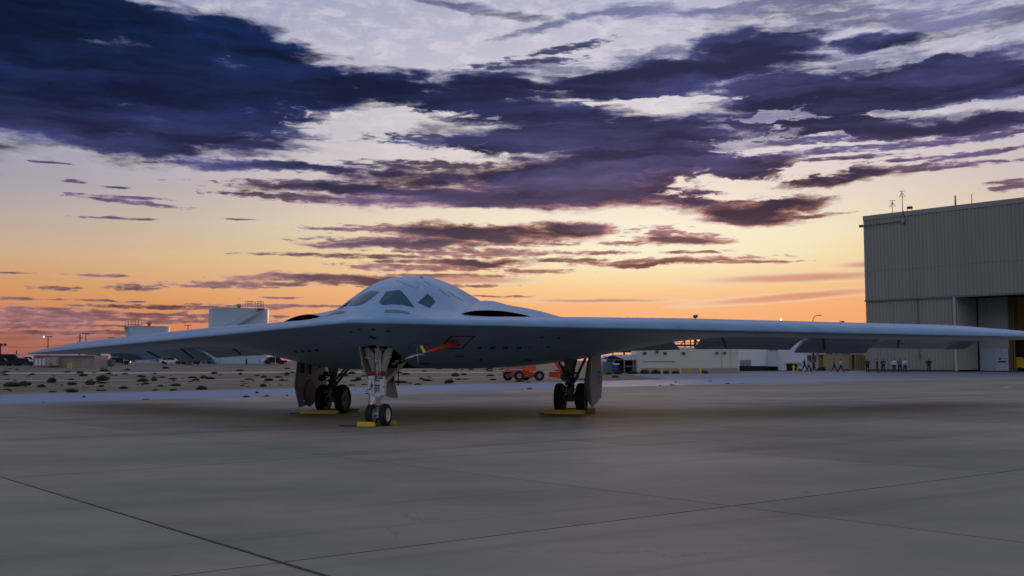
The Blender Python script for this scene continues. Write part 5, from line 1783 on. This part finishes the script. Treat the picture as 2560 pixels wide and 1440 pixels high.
for (px0, px1, yt, m_, lb, nm) in ((240, 262, 900.5, mat('skip_ochre', (0.33, 0.26, 0.09), 0.6), 'dull yellow skip right of the long beige store', 'skip'), (263, 288, 899.5, mat('skip_green', (0.05, 0.17, 0.15), 0.6), 'green skip beside the dull yellow one', 'skip')):
    x0, x1 = xat(px0, 192), xat(px1, 192)
    o = empty(nm, ((x0 + x1) / 2, 192, zg((x0 + x1) / 2, 192))); tag(o, lb, 'skip')
    z1 = at(px0, yt, 192).z - o.location.z
    hw = (x1 - x0) / 2
    b = MB(); b.prism([(-hw * 0.72, -0.9, 0.12), (hw * 0.72, -0.9, 0.12), (hw, -0.9, z1), (-hw, -0.9, z1)], (0, 1.8, 0)); b.build('bin', m_, o)
    b = MB(); b.box((0, -0.9, z1), (2 * hw, 0.12, 0.12)); b.build('rim', m_, o)
    b = MB(); b.box((0, 0, 0.06), (hw * 1.3, 1.4, 0.12)); b.build('skid', DARK, o)

# chain-link fence before the tanks
fe = empty('fence', (xat(330, 198), 198, zg(xat(330, 198), 198))); tag(fe, 'thin chain-link fence running before the white tanks', 'fence')
ppx = [160, 200, 240, 280, 312, 342, 380, 420, 470, 515, 552, 587, 651, 690]
pos = [Vector((xat(p, 198), 198, zg(xat(p, 198), 198))) - fe.location for p in ppx]
for p in pos:
    b = MB(); b.cyl(p, p + Vector((0, 0, 2.0)), 0.055, None, 6); b.build('post', GALV, fe)
for zz in (0.1, 1.95):
    for p, q in zip(pos[:-1], pos[1:]):
        b = MB(); b.cyl(p + Vector((0, 0, zz)), q + Vector((0, 0, zz)), 0.03, None, 5); b.build('rail', GALV, fe)
lamp_post(618, 896.5, 205, 'small pole with a cross arm in front of the large tank', 'utility')

# ------------------------------------------------------------------ vehicles
def far_car(px, Y, rz, col_, label, van=False):
    x = xat(px, Y)
    o = empty('parked_car', (x, Y, zg(x, Y) - 0.03), rz); tag(o, label, 'car', 'vehicles parked beyond the desert')
    L, W, H = (4.6, 1.85, 1.5) if not van else (5.2, 2.0, 2.2)
    hb = H * 0.56
    b = MB()
    b.prism([(-L / 2, -W / 2, 0.32), (L / 2, -W / 2, 0.32), (L / 2, -W / 2, hb * 0.86), (L * 0.46, -W / 2, hb * 0.97), (-L * 0.47, -W / 2, hb), (-L / 2, -W / 2, hb * 0.85)], (0, W, 0))
    bmesh.ops.bevel(b.bm, geom=list(b.bm.edges), offset=0.07, segments=2, affect='EDGES')
    body = b.build('body', col_, o, auto=40)
    b = MB()
    c0, c1 = (-L * 0.40, L * 0.26) if not van else (-L * 0.47, L * 0.36)
    wi = W * 0.42
    prof = [(c0, hb - 0.02), (c1, hb - 0.02), (c1 - H * 0.36, H), (c0 + (0.25 if van else 0.55), H)]
    b.prism([(u, -wi, v) for u, v in prof], (0, 2 * wi, 0))
    bmesh.ops.bevel(b.bm, geom=list(b.bm.edges), offset=0.06, segments=2, affect='EDGES')
    b.build('cabin', col_, o, auto=40)
    g2 = [((u - (c0 + c1) / 2) * 0.90 + (c0 + c1) / 2, hb + 0.04 + (v - hb) * 0.80) for u, v in prof]
    for sy in (-1, 1):
        b = MB(); b.prism([(u, sy * (wi + 0.012), v) for u, v in g2], (0, -sy * 0.02, 0)); b.build('side_glass', PGLASS, o)
    for sx in (-0.31, 0.31):
        for sy in (-1, 1):
            b = MB(); b.lathe([(0.0, -0.1), (0.2, -0.11), (0.33, -0.1), (0.34, 0), (0.33, 0.1), (0.2, 0.11), (0, 0.1)], (sx * L, sy * (W / 2 - 0.1), 0.34), (0, 1, 0), 18); b.build('wheel', RUBBER, o, auto=40)
    for sy in (-0.6, 0.6):
        b = MB(); b.box((L / 2 - 0.02, sy, hb * 0.72), (0.08, 0.34, 0.14), bev=0.02); b.build('headlight', WHITEW, o)
    return o


CD = mat('car_dark', (0.02, 0.021, 0.025), 0.25, 0.2, coat=0.5)
CS = mat('car_silver', (0.35, 0.36, 0.38), 0.3, 0.5, coat=0.5)
CW = mat('car_white', (0.70, 0.71, 0.72), 0.3, coat=0.5)
CBL = mat('car_blue', (0.08, 0.20, 0.30), 0.3, 0.2, coat=0.5)
CR = mat('car_maroon', (0.16, 0.02, 0.02), 0.3, 0.2, coat=0.5)
for args in ((6, 196, 0.2, CD, 'dark car parked at the very edge under the twin-lamp pole'), (30, 200, 0.15, CD, 'dark sport utility car right of the twin-lamp pole', True),
             (52, 204, 0.1, CS, 'silver car with bright windscreen left of the long store'), (64, 196, 0.2, CD, 'black car next to the four white doors'),
             (20, 230, 0.3, CS, 'far silver car behind the dark ones at the picture edge'), (76, 226, 0.2, CW, 'far pale car behind the storage unit corner'),
             (294, 216, 0.5, CW, 'white car right of the green skip'), (300, 208, 0.2, CD, 'dark saloon in front of the blue van'),
             (309, 222, 0.3, CBL, 'blue van left of the smaller tank', True), (246, 225, 0.0, CW, 'white van behind the dull yellow skip', True), (256, 232, 0.1, CD, 'dark car behind the two skips'),
             (430, 214, 0.1, CW, 'white car between the two tanks'), (478, 212, 0.1, CD, 'dark car between the two tanks'), (508, 214, 0.15, CBL, 'blue car close to the large tank'), (494, 222, 0.1, CR, 'maroon van half hidden near the large tank', True),
             (683, 214, 0.4, CW, 'white car at the right foot of the large tank'), (690, 208, 0.4, CD, 'dark car at the right foot of the large tank')):
    far_car(*args)


def tyre_part(o, x, y, r, w, rr, rimm):
    b = MB(); h = w / 2
    prof = [(rr, -h * 0.8), (r * 0.9, -h), (r, -h * 0.6)]
    b.lathe(prof + [(r, h * 0.6), (r * 0.9, h), (rr, h * 0.8)], (x, y, r), (0, 1, 0), 28, False)
    t = b.build('tyre', RUBBER, o, auto=35)
    b = MB(); b.lathe([(rr * 1.02, -h * 0.85), (rr * 0.9, -h * 0.85), (rr * 0.8, -h * 0.3), (rr * 0.35, -h * 0.3), (rr * 0.3, -h * 0.7), (0.0, -h * 0.72)], (x, y, r), (0, 1, 0), 24); b.build('rim', rimm, t, auto=30)
    b = MB(); b.lathe([(0, -h * 0.95), (rr * 0.22, -h * 0.95), (rr * 0.24, -h * 0.7)], (x, y, r), (0, 1, 0), 14); b.build('hub', DARK, t, auto=30)
    for k in range(18):
        a = 2 * math.pi * k / 18
        b2 = None
    return t


# boom lift seen under the belly
YBL = 92.0
x = xat(1309, YBL)
bl = empty('boom_lift', (x, YBL, zg(x, YBL) - 0.02), 0.18); tag(bl, 'orange boom lift with four big black tyres under the bomber belly', 'boom lift')
s_ = YBL / FPX
for (dx_, dy_) in ((1.28, -0.95), (-0.62, -1.0), (-1.38, 0.55), (0.35, 0.95)):
    tyre_part(bl, dx_, dy_, 0.46, 0.36, 0.21, RIMG)
b = MB(); b.prism([(-1.3, -0.7, 0.36), (1.2, -0.7, 0.30), (1.25, -0.7, 0.60), (0.7, -0.7, 0.80), (-0.2, -0.7, 0.84), (-1.3, -0.7, 0.72)], (0, 1.45, 0)); b.build('chassis', LRED, bl)
b = MB(); b.cyl((0.0, 0, 0.78), (0.0, 0, 0.92), 0.5, None, 20); b.build('turntable', DARK, bl)
b = MB(); b.prism([(-0.05, -0.75, 0.86), (0.95, -0.75, 0.86), (1.02, -0.75, 1.02), (1.0, -0.75, 1.52), (0.9, -0.75, 1.68), (-0.05, -0.75, 1.68)], (0, 1.5, 0)); b.build('engine_cover', ORANGE, bl)
b = MB(); b.prism([(-1.52, -0.68, 0.82), (-0.12, -0.68, 0.82), (-0.12, -0.68, 1.62), (-1.45, -0.68, 1.62), (-1.58, -0.68, 1.3)], (0, 1.36, 0)); b.build('counterweight', mat('lift_pinkred', (0.60, 0.13, 0.10), 0.45, 0, 0.1, 4), bl)
b = MB(); b.box((-0.82, -0.70, 1.02), (1.3, 0.03, 0.05)); b.build('stripe', WHITEW, bl)
b = MB(); b.box((-0.08, -0.70, 1.25), (0.16, 0.06, 0.62)); b.build('post_cover', mat('lift_amber', (0.45, 0.11, 0.01), 0.5), bl)
b = MB(); b.box((-0.1, 0.25, 1.95), (2.9, 0.4, 0.42), rot=Matrix.Rotation(-0.06, 4, 'Y')); b.build('boom', ORANGE, bl)
b = MB(); b.cyl((-0.9, -0.9, 0.45), (-0.9, 0.8, 0.45), 0.07, None, 8); b.cyl((1.28, -0.9, 0.42), (1.28, 0.9, 0.42), 0.07, None, 8); b.build('axle', DARK, bl)

# second lift by the main gear: raked boom, black basket
YB2 = 90.0
x = xat(1404, YB2)
b2_ = empty('boom_lift', (x, YB2, zg(x, YB2) - 0.02), 0.5); tag(b2_, 'second lift with a raked red boom behind the lettered gear door', 'boom lift')
def l2(px, py, q=0):
    return Matrix.Rotation(-0.5, 4, 'Z') @ (at(px, py, YB2) - b2_.location) + Vector((0, q, 0))
for (a, c, r_, nm, m_) in ((l2(1388, 902), l2(1407, 934), 0.13, 'boom', LRED), (l2(1391.5, 902, 0.1), l2(1411, 936, 0.1), 0.09, 'lower_boom', ORANGE)):
    b = MB(); d = (c - a); rotm = d.to_track_quat('Z', 'Y').to_matrix().to_4x4()
    b.box((a + c) / 2, (r_ * 2, r_ * 2.2, d.length), rot=rotm); b.build(nm, m_, b2_)
b = MB(); a = l2(1400, 939); b.box(a, (0.32, 0.4, 0.42), bev=0.04); b.build('jib_foot', ORANGE, b2_)
tyre_part(b2_, l2(1411, 940).x, l2(1411, 940).y, 0.40, 0.34, 0.2, DARK)
b = MB(); a = l2(1412, 925); b.box(a, (0.62, 0.7, 0.78), bev=0.05); b.build('engine_box', DARK, b2_)
b = MB(); a = l2(1413, 921, -0.4); b.box(a, (0.14, 0.05, 0.16)); b.build('gauge', WHITEW, b2_)
for (u, v) in ((-0.35, 0), (0.35, 0)):
    a = l2(1412, 918); b = MB(); b.cyl(a + Vector((u, 0, -0.05)), a + Vector((u, 0, 0.5)), 0.025, None, 6); b.build('basket_post', LRED, b2_)
a = l2(1412, 913); b = MB(); b.cyl(a + Vector((-0.4, 0, 0)), a + Vector((0.4, 0, 0)), 0.025, None, 6); b.build('basket_rail', LRED, b2_)
b = MB(); b.box((0.6, 0.8, 0.55), (2.2, 1.1, 0.5), bev=0.05); b.build('chassis', LRED, b2_)
tyre_part(b2_, 1.5, 0.2, 0.40, 0.34, 0.2, RIMG)
tyre_part(b2_, 1.5, 1.4, 0.40, 0.34, 0.2, RIMG)

# painted tie-down ring on the apron
rc = gnd(2562, 968.5)
b = MB()
for (r0, r1, mm) in ((0.55, 0.85, 0),):
    vs0 = []
    for k in range(40):
        t = 2 * math.pi * k / 40
        vs0.append((Vector((rc.x + math.cos(t) * r0, rc.y + math.sin(t) * r0, 0)), Vector((rc.x + math.cos(t) * r1, rc.y + math.sin(t) * r1, 0))))
    for k in range(40):
        q = [vs0[k][0], vs0[k][1], vs0[(k + 1) % 40][1], vs0[(k + 1) % 40][0]]
        b.quad(*[(p.x, p.y, zg(p.x, p.y) + 0.006) for p in q])
o = b.build('ground_marking', mat('ring_black', (0.02, 0.02, 0.02), 0.8)); o['kind'] = 'structure'
b = MB()
vs0 = []
for k in range(40):
    t = 2 * math.pi * k / 40
    vs0.append((Vector((rc.x + math.cos(t) * 0.87, rc.y + math.sin(t) * 0.87, 0)), Vector((rc.x + math.cos(t) * 1.12, rc.y + math.sin(t) * 1.12, 0))))
for k in range(40):
    q = [vs0[k][0], vs0[k][1], vs0[(k + 1) % 40][1], vs0[(k + 1) % 40][0]]
    b.quad(*[(p.x, p.y, zg(p.x, p.y) + 0.006) for p in q])
o = b.build('ground_marking', mat('ring_white', (0.55, 0.55, 0.5), 0.8)); o['kind'] = 'structure'

# ------------------------------------------------------------------ people
SKIN = mat('skin', (0.36, 0.22, 0.16), 0.6)
HAIR = mat('hair_dark', (0.02, 0.016, 0.013), 0.8)


def person(px, yfoot, hpx, pose, shirt, pants, hat, label, face_a, hold=False):
    """one continuous body grown from a posed skeleton; clothing colour by region"""
    # place by stature: 1.76 m over hpx photograph pixels
    Y = 1.74 / hpx * FPX
    x = xat(px, Y)
    H = 1.74
    o = empty('person', (x, Y, zg(x, Y) - 0.028), face_a)
    tag(o, label, 'person', 'people standing and walking by the hangar')
    V, E, Rr = [], [], []

    def v(p, r, par=None):
        V.append(p); Rr.append(r)
        if par is not None:
            E.append((par, len(V) - 1))
        return len(V) - 1
    # frame: x = side, y = forward is -y
    pel = v((0, 0, 0.93), (0.155, 0.115))
    ab = v((0, -0.005, 1.10), (0.150, 0.110), pel)
    ch = v((0, -0.01, 1.30), (0.175, 0.120), ab)
    nk0 = v((0, 0.0, 1.44), (0.085, 0.075), ch)
    nk = v((0, -0.01, 1.50), (0.056, 0.056), nk0)
    hd0 = v((0, -0.02, 1.58), (0.075, 0.088), nk)
    hd1 = v((0, -0.02, 1.68), (0.078, 0.092), hd0)
    v((0, -0.015, 1.735), (0.045, 0.05), hd1)
    step = 0.30 if pose == 'walk' else 0.0
    for sg in (-1, 1):
        f = step * sg
        hip = v((sg * 0.095, 0, 0.86), (0.098, 0.10), pel)
        kn = v((sg * (0.10 if step else 0.12), -f * 0.55 - (0.05 if step else 0.0), 0.49), (0.062, 0.066), hip)
        an = v((sg * (0.09 if step else 0.145), -f + (0.10 if step and sg < 0 else 0.0), 0.10 + (0.05 if step and sg < 0 else 0)), (0.046, 0.05), kn)
        toe = v((sg * (0.10 if step else 0.17), -f - 0.15 + (0.10 if step and sg < 0 else 0), 0.045), (0.045, 0.032), an)
        sh = v((sg * 0.185, 0, 1.385), (0.068, 0.068), ch)
        if pose == 'walk':
            elb = v((sg * 0.245, f * 0.35 + 0.03, 1.12), (0.048, 0.048), sh)
            wr = v((sg * 0.25, f * 0.65 - 0.10, 0.90), (0.035, 0.035), elb)
            v((sg * 0.245, f * 0.70 - 0.15, 0.82), (0.032, 0.04), wr)
        elif pose == 'folded':
            elb = v((sg * 0.275, -0.05, 1.13), (0.050, 0.050), sh)
            wr = v((sg * 0.06, -0.21, 1.18 + 0.03 * sg), (0.038, 0.038), elb)
            v((-sg * 0.06, -0.215, 1.19 + 0.03 * sg), (0.034, 0.034), wr)
        elif pose == 'hips':
            elb = v((sg * 0.33, 0.05, 1.15), (0.048, 0.048), sh)
            wr = v((sg * 0.22, -0.06, 0.99), (0.036, 0.036), elb)
            v((sg * 0.16, -0.10, 0.96), (0.034, 0.034), wr)
        else:
            elb = v((sg * 0.235, 0.02, 1.12), (0.048, 0.048), sh)
            wr = v((sg * 0.20, -0.10, 0.92), (0.036, 0.036), elb)
            v((sg * 0.15, -0.14, 0.86), (0.033, 0.036), wr)
    me = bpy.data.meshes.new('body_skeleton')
    me.from_pydata(V, E, [])
    t = bpy.data.objects.new('body_skeleton', me)
    COL.objects.link(t)
    sk = t.modifiers.new('skin', 'SKIN')
    for i, r in enumerate(Rr):
        me.skin_vertices[0].data[i].radius = r
    me.skin_vertices[0].data[0].use_root = True
    sk.use_smooth_shade = True
    ss2 = t.modifiers.new('sub', 'SUBSURF'); ss2.levels = 2; ss2.render_levels = 2
    bpy.context.view_layer.update()
    nm = bpy.data.meshes.new_from_object(t.evaluated_get(bpy.context.evaluated_depsgraph_get()))
    bpy.data.objects.remove(t)
    nm.name = 'body'
    nm.materials.clear()
    for m_ in (pants, shirt, SKIN, HAIR, mat('shoe_black', (0.01, 0.01, 0.01), 0.5)):
        nm.materials.append(m_)
    for p in nm.polygons:
        c = p.center
        side_r = math.hypot(c.x, c.y)
        if c.z > 1.655 or (c.z > 1.58 and c.y > 0.02):
            k = 3
        elif c.z > 1.475:
            k = 2
        elif c.z > 0.965:
            k = 1
            if pose == 'folded' and c.y < -0.15 and abs(c.x) < 0.16 and 1.12 < c.z < 1.26:
                k = 2
        elif abs(c.x) > 0.18 and c.z > 0.74:
            k = 2
        elif c.z > 0.085:
            k = 0
        else:
            k = 4
        p.material_index = k
    nm.shade_smooth()
    bo = bpy.data.objects.new('body', nm); COL.objects.link(bo); bo.parent = o
    # face features: nose and ears
    b = MB(); b.ball((0, -0.112, 1.60), 0.018, 0.8, 1.0, 1.3, 8); b.build('nose', SKIN, o, smooth=True)
    for sg in (-1, 1):
        b = MB(); b.ball((sg * 0.082, -0.015, 1.60), 0.026, 0.4, 0.8, 1.2, 8); b.build('ear', SKIN, o, smooth=True)
        b = MB(); b.ball((sg * 0.03, -0.102, 1.625), 0.011, 1.2, 0.6, 0.7, 8); b.build('eye', HAIR, o, smooth=True)
    if hat:
        b = MB(); b.lathe([(0.0, 0.085), (0.07, 0.075), (0.097, 0.02), (0.10, -0.02), (0.0, -0.02)], (0, -0.02, 1.70), (0, 0, 1), 16); b.box((0, -0.15, 1.685), (0.13, 0.13, 0.014)); b.build('cap', HAIR, o, auto=40)
    if hold:
        b = MB(); b.box((0.2, -0.22, 0.86), (0.22, 0.02, 0.30), rot=Matrix.Rotation(0.2, 4, 'Y')); b.build('papers', WHITEW, o)
    for sg in (-1, 1):
        pass
    o.scale = (1.18, 1.18, 1.0)
    return o


def cl(name, c):
    return mat(name, c, 0.85)


BLK = cl('cloth_black', (0.012, 0.012, 0.014)); NAV = cl('cloth_navy', (0.018, 0.022, 0.04)); WSH = cl('cloth_white', (0.55, 0.62, 0.72)); LAV = cl('cloth_lavender', (0.38, 0.33, 0.52))
STE = cl('cloth_steelblue', (0.10, 0.17, 0.26)); TEA = cl('cloth_teal', (0.05, 0.13, 0.18)); LBL = cl('cloth_lightblue', (0.30, 0.46, 0.66)); CHA = cl('cloth_charcoal', (0.03, 0.03, 0.035))
RT, LF = R(90), R(-90)
PEOPLE = [
    (2009, 32.5, 'walk', BLK, BLK, False, 'person in black walking, leftmost of the group of three by the trailer', 0.9, False),
    (2019, 34, 'walk', LAV, NAV, False, 'person in a lavender shirt walking between two people in black', 1.3, False),
    (2032, 32, 'walk', BLK, BLK, False, 'person in black walking just behind the lavender shirt', 1.2, False),
    (2083, 33.5, 'walk', STE, BLK, False, 'person in a steel blue shirt walking with white papers in hand', 1.2, True),
    (2099, 34.5, 'walk', LBL, BLK, True, 'person in a pale blue shirt and dark cap walking before the container', 1.35, False),
    (2166, 34.5, 'hips', BLK, BLK, False, 'person in black standing by the rusty container doors', 0.15, False),
    (2190, 36, 'stand', CHA, CHA, False, 'person in dark clothes standing side-on at the hangar corner', 1.1, False),
    (2205, 35.5, 'folded', CHA, BLK, False, 'person in dark clothes with folded arms next to the one standing side-on', 0.0, False),
    (2232.5, 34, 'hips', WSH, BLK, False, 'person in a white shirt left of the teal shirt', 0.1, False),
    (2246.5, 35, 'folded', TEA, BLK, False, 'person in a teal shirt with folded arms between two white shirts', -0.1, False),
    (2259.5, 35.5, 'folded', WSH, NAV, False, 'person in a white shirt right of the teal shirt', 0.1, False),
    (2319, 34.5, 'hips', BLK, NAV, False, 'person in a black shirt standing alone by the hangar wall', 0.0, False)]
for (px, hp, pose, shirt, pants, hat, lb, fa, hold) in PEOPLE:
    person(px, 929, hp, pose, shirt, pants, hat, lb, fa, hold)

# ------------------------------------------------------------------ shrubs
LEAF = bpy.data.materials.new('shrub_leaf')
LEAF.use_nodes = True
K = Nodes(LEAF.node_tree)
oi2 = K.new('ShaderNodeObjectInfo')
g2 = K.new('ShaderNodeNewGeometry')
nn = K.noise(g2.outputs['Position'], 1.6, 3, 0.6).outputs[0]
lc = K.mix(K.ss(nn, 0.35, 0.65), (0.040, 0.066, 0.024, 1), (0.095, 0.125, 0.045, 1))
lc = K.mix(K.m('MULTIPLY', K.ss(oi2.outputs['Random'], 0.55, 1.0), 0.7), lc, (0.12, 0.10, 0.05, 1))
K.put(LEAF.node_tree.nodes['Principled BSDF'].inputs['Base Color'], lc)
LEAF.node_tree.nodes['Principled BSDF'].inputs['Roughness'].default_value = 0.8
DRY = mat('dry_brush', (0.16, 0.085, 0.04), 0.9, 0, 0.3, 2)


def shrub_mesh(seed, n, m):
    rg = random.Random(seed)
    bm = bmesh.new()
    for k in range(n):
        # blades fanning out of a low dome
        a = rg.uniform(0, 2 * math.pi)
        rr = rg.random() ** 0.5
        bx_, by_ = math.cos(a) * rr * 0.42, math.sin(a) * rr * 0.42
        ht = (1.0 - 0.55 * rr * rr) * rg.uniform(0.35, 1.0)
        tip = Vector((bx_ * 1.25 + rg.gauss(0, 0.05), by_ * 1.25 + rg.gauss(0, 0.05), ht))
        root_ = Vector((bx_ * 0.8, by_ * 0.8, ht * rg.uniform(0.0, 0.45)))
        sd_ = Vector((rg.gauss(0, 1), rg.gauss(0, 1), rg.gauss(0, 0.5))).normalized() * rg.uniform(0.025, 0.055)
        mid_ = root_.lerp(tip, 0.6)
        bm.faces.new([bm.verts.new(p) for p in (root_ - sd_ * 0.4, mid_ + sd_, tip, mid_ - sd_)])
    me = bpy.data.meshes.new('shrub_foliage')
    bm.to_mesh(me); bm.free()
    me.materials.append(m)
    return me


SM = [shrub_mesh(20 + k, 420, LEAF) for k in range(4)]
SD = shrub_mesh(40, 420, DRY)
STEM = MB()
for k in range(5):
    a = k * 1.26
    STEM.cyl((0, 0, -0.02), (math.cos(a) * 0.22, math.sin(a) * 0.22, 0.5), 0.025, 0.01, 5)
stem0 = STEM.build('stem', POLE)
stem_me = stem0.data
bpy.data.objects.remove(stem0)
scount = [0]


def shrub(p, w, h, label, group, dry=False, seed=0):
    o = empty('shrub', (p.x, p.y, p.z - 0.07), seed * 1.7)
    o.scale = (w, w * 0.8, h)
    tag(o, label, 'shrub', group)
    f = bpy.data.objects.new('foliage', SD if dry else SM[seed % 4]); COL.objects.link(f); f.parent = o
    s = bpy.data.objects.new('stem', stem_me); COL.objects.link(s); s.parent = o


NAMED = [(257, 951, 34, 17, 'largest round green shrub out on the desert flat'), (129, 956, 26, 17, 'round dark shrub standing left of the largest one'), (226, 960, 24, 14, 'round shrub just below and left of the largest one'),
         (30, 965, 50, 13, 'wide low green shrub at the picture edge'), (62, 963, 30, 14, 'green shrub merging with the wide low one near the edge'), (180, 961, 30, 9, 'flat spreading shrub between two round ones'),
         (357, 953, 29, 10, 'dark green shrub beneath the smaller tank'), (385, 951, 17, 12, 'upright shrub right beside another beneath the smaller tank'), (509, 945, 18, 9, 'shrub below the gap between the tanks'),
         (658, 965, 18, 9, 'bright green shrub on the taxiway verge left of the main gear'), (672, 951, 26, 8, 'grey green shrub on the flat left of the main gear'),
         (1138, 940, 20, 11, 'single green shrub under the middle of the belly'), (896, 950, 20, 10, 'dark shrub seen between the main and nose gear'), (1000, 956, 34, 8, 'low green shrub right of the nose gear door'),
         (1068, 951, 32, 6, 'spreading low shrub under the probe boom'), (1380, 941, 16, 7, 'shrub between the two lifts'), (1544, 944, 21, 13, 'round green shrub in front of the teal sheets'),
         (1610, 943, 26, 14, 'large green shrub at the corner of the beige building'), (1637, 936, 24, 12, 'green shrub left of the first bollard'), (1645, 941, 26, 8, 'low shrub at the foot of the first bollard'),
         (1665, 937, 22, 9, 'shrub between the first two bollards'), (1688, 937, 24, 9, 'shrub between the second and third bollards'), (1757, 935, 24, 9, 'shrub behind the last bollard'),
         (2052, 925, 26, 12, 'dark bush by the end of the yellow container'), (2115, 925, 14, 5, 'small weed at the foot of the yellow container'), (1997, 926, 10, 8, 'weed beside the dark trailer opening'),
         (1580, 931, 30, 9, 'pale brush in front of the open shed'), (1520, 933, 20, 7, 'pale brush under the teal sheets')]
for i, (px, py, wpx, hpx_, lb) in enumerate(NAMED):
    if px > 1500:
        Y = {True: 128.0}.get(px < 1800, 147.0)
        p = Vector((xat(px, Y), Y, zg(xat(px, Y), Y)))
        k = Y / FPX
    else:
        p = gnd(px, py); k = p.y / FPX
    shrub(p, wpx * k * 1.05, hpx_ * k * 1.15, lb, 'named desert shrubs', False, i)
rg = random.Random(77)
n = 0
tries = 0
while n < 200 and tries < 4000:
    tries += 1
    px = rg.uniform(-20, 1600)
    py = 913 + (rg.random() ** 1.2) * 66
    p = gnd(px, py)
    e = (p - E0).dot(EN)
    if e < 18.6 or p.y > 210 or p.x > 12:
        continue
    k = p.y / FPX
    wpx = rg.uniform(7, 26) * (0.7 + 0.5 * rg.random())
    if e < 26:
        wpx *= 1.2
    dry = rg.random() < (0.12 if py > 930 else 0.40)
    where = next(t for lim_, t in ((110, 'under the wing tip'), (250, 'before the long beige store'), (430, 'before the smaller tank'), (520, 'below the gap between the tanks'), (690, 'before the large tank'), (860, 'beside the scuffed gear door'), (1010, 'around the nose gear'), (1250, 'below the middle of the belly'), (9999, 'near the orange lift')) if px < lim_)
    how = 'on the taxiway verge ' if e < 30 else ('out on the open flat ' if p.y < 150 else 'far out past the pale track ')
    size_ = 'broad' if wpx > 18 else 'small'
    shrub(p, wpx * k, wpx * k * rg.uniform(0.20, 0.42), size_ + (' dry brown brush ' if dry else ' low green clump ') + how + where,
          'dry brush clumps' if dry else 'low green clumps', dry, n)
    n += 1
# weeds in the taxiway joints
for i in range(26):
    a = rg.uniform(-42, 30)
    nn_ = rg.choice([0.0, 0.0, 0.1, 7.5])
    q = E0 + EA * a + EN * (nn_ + rg.uniform(-0.1, 0.1))
    wx = 1280 + FPX * q.x / q.y
    shrub(Vector((q.x, q.y, zg(q.x, q.y))), rg.uniform(0.15, 0.55), rg.uniform(0.06, 0.22), 'tiny weed in a joint of the pale taxiway ' + ('below the tanks' if wx < 700 else 'between the landing gear legs' if wx < 1400 else 'before the beige building'), 'weeds in the taxiway joints', rg.random() < 0.5, i)
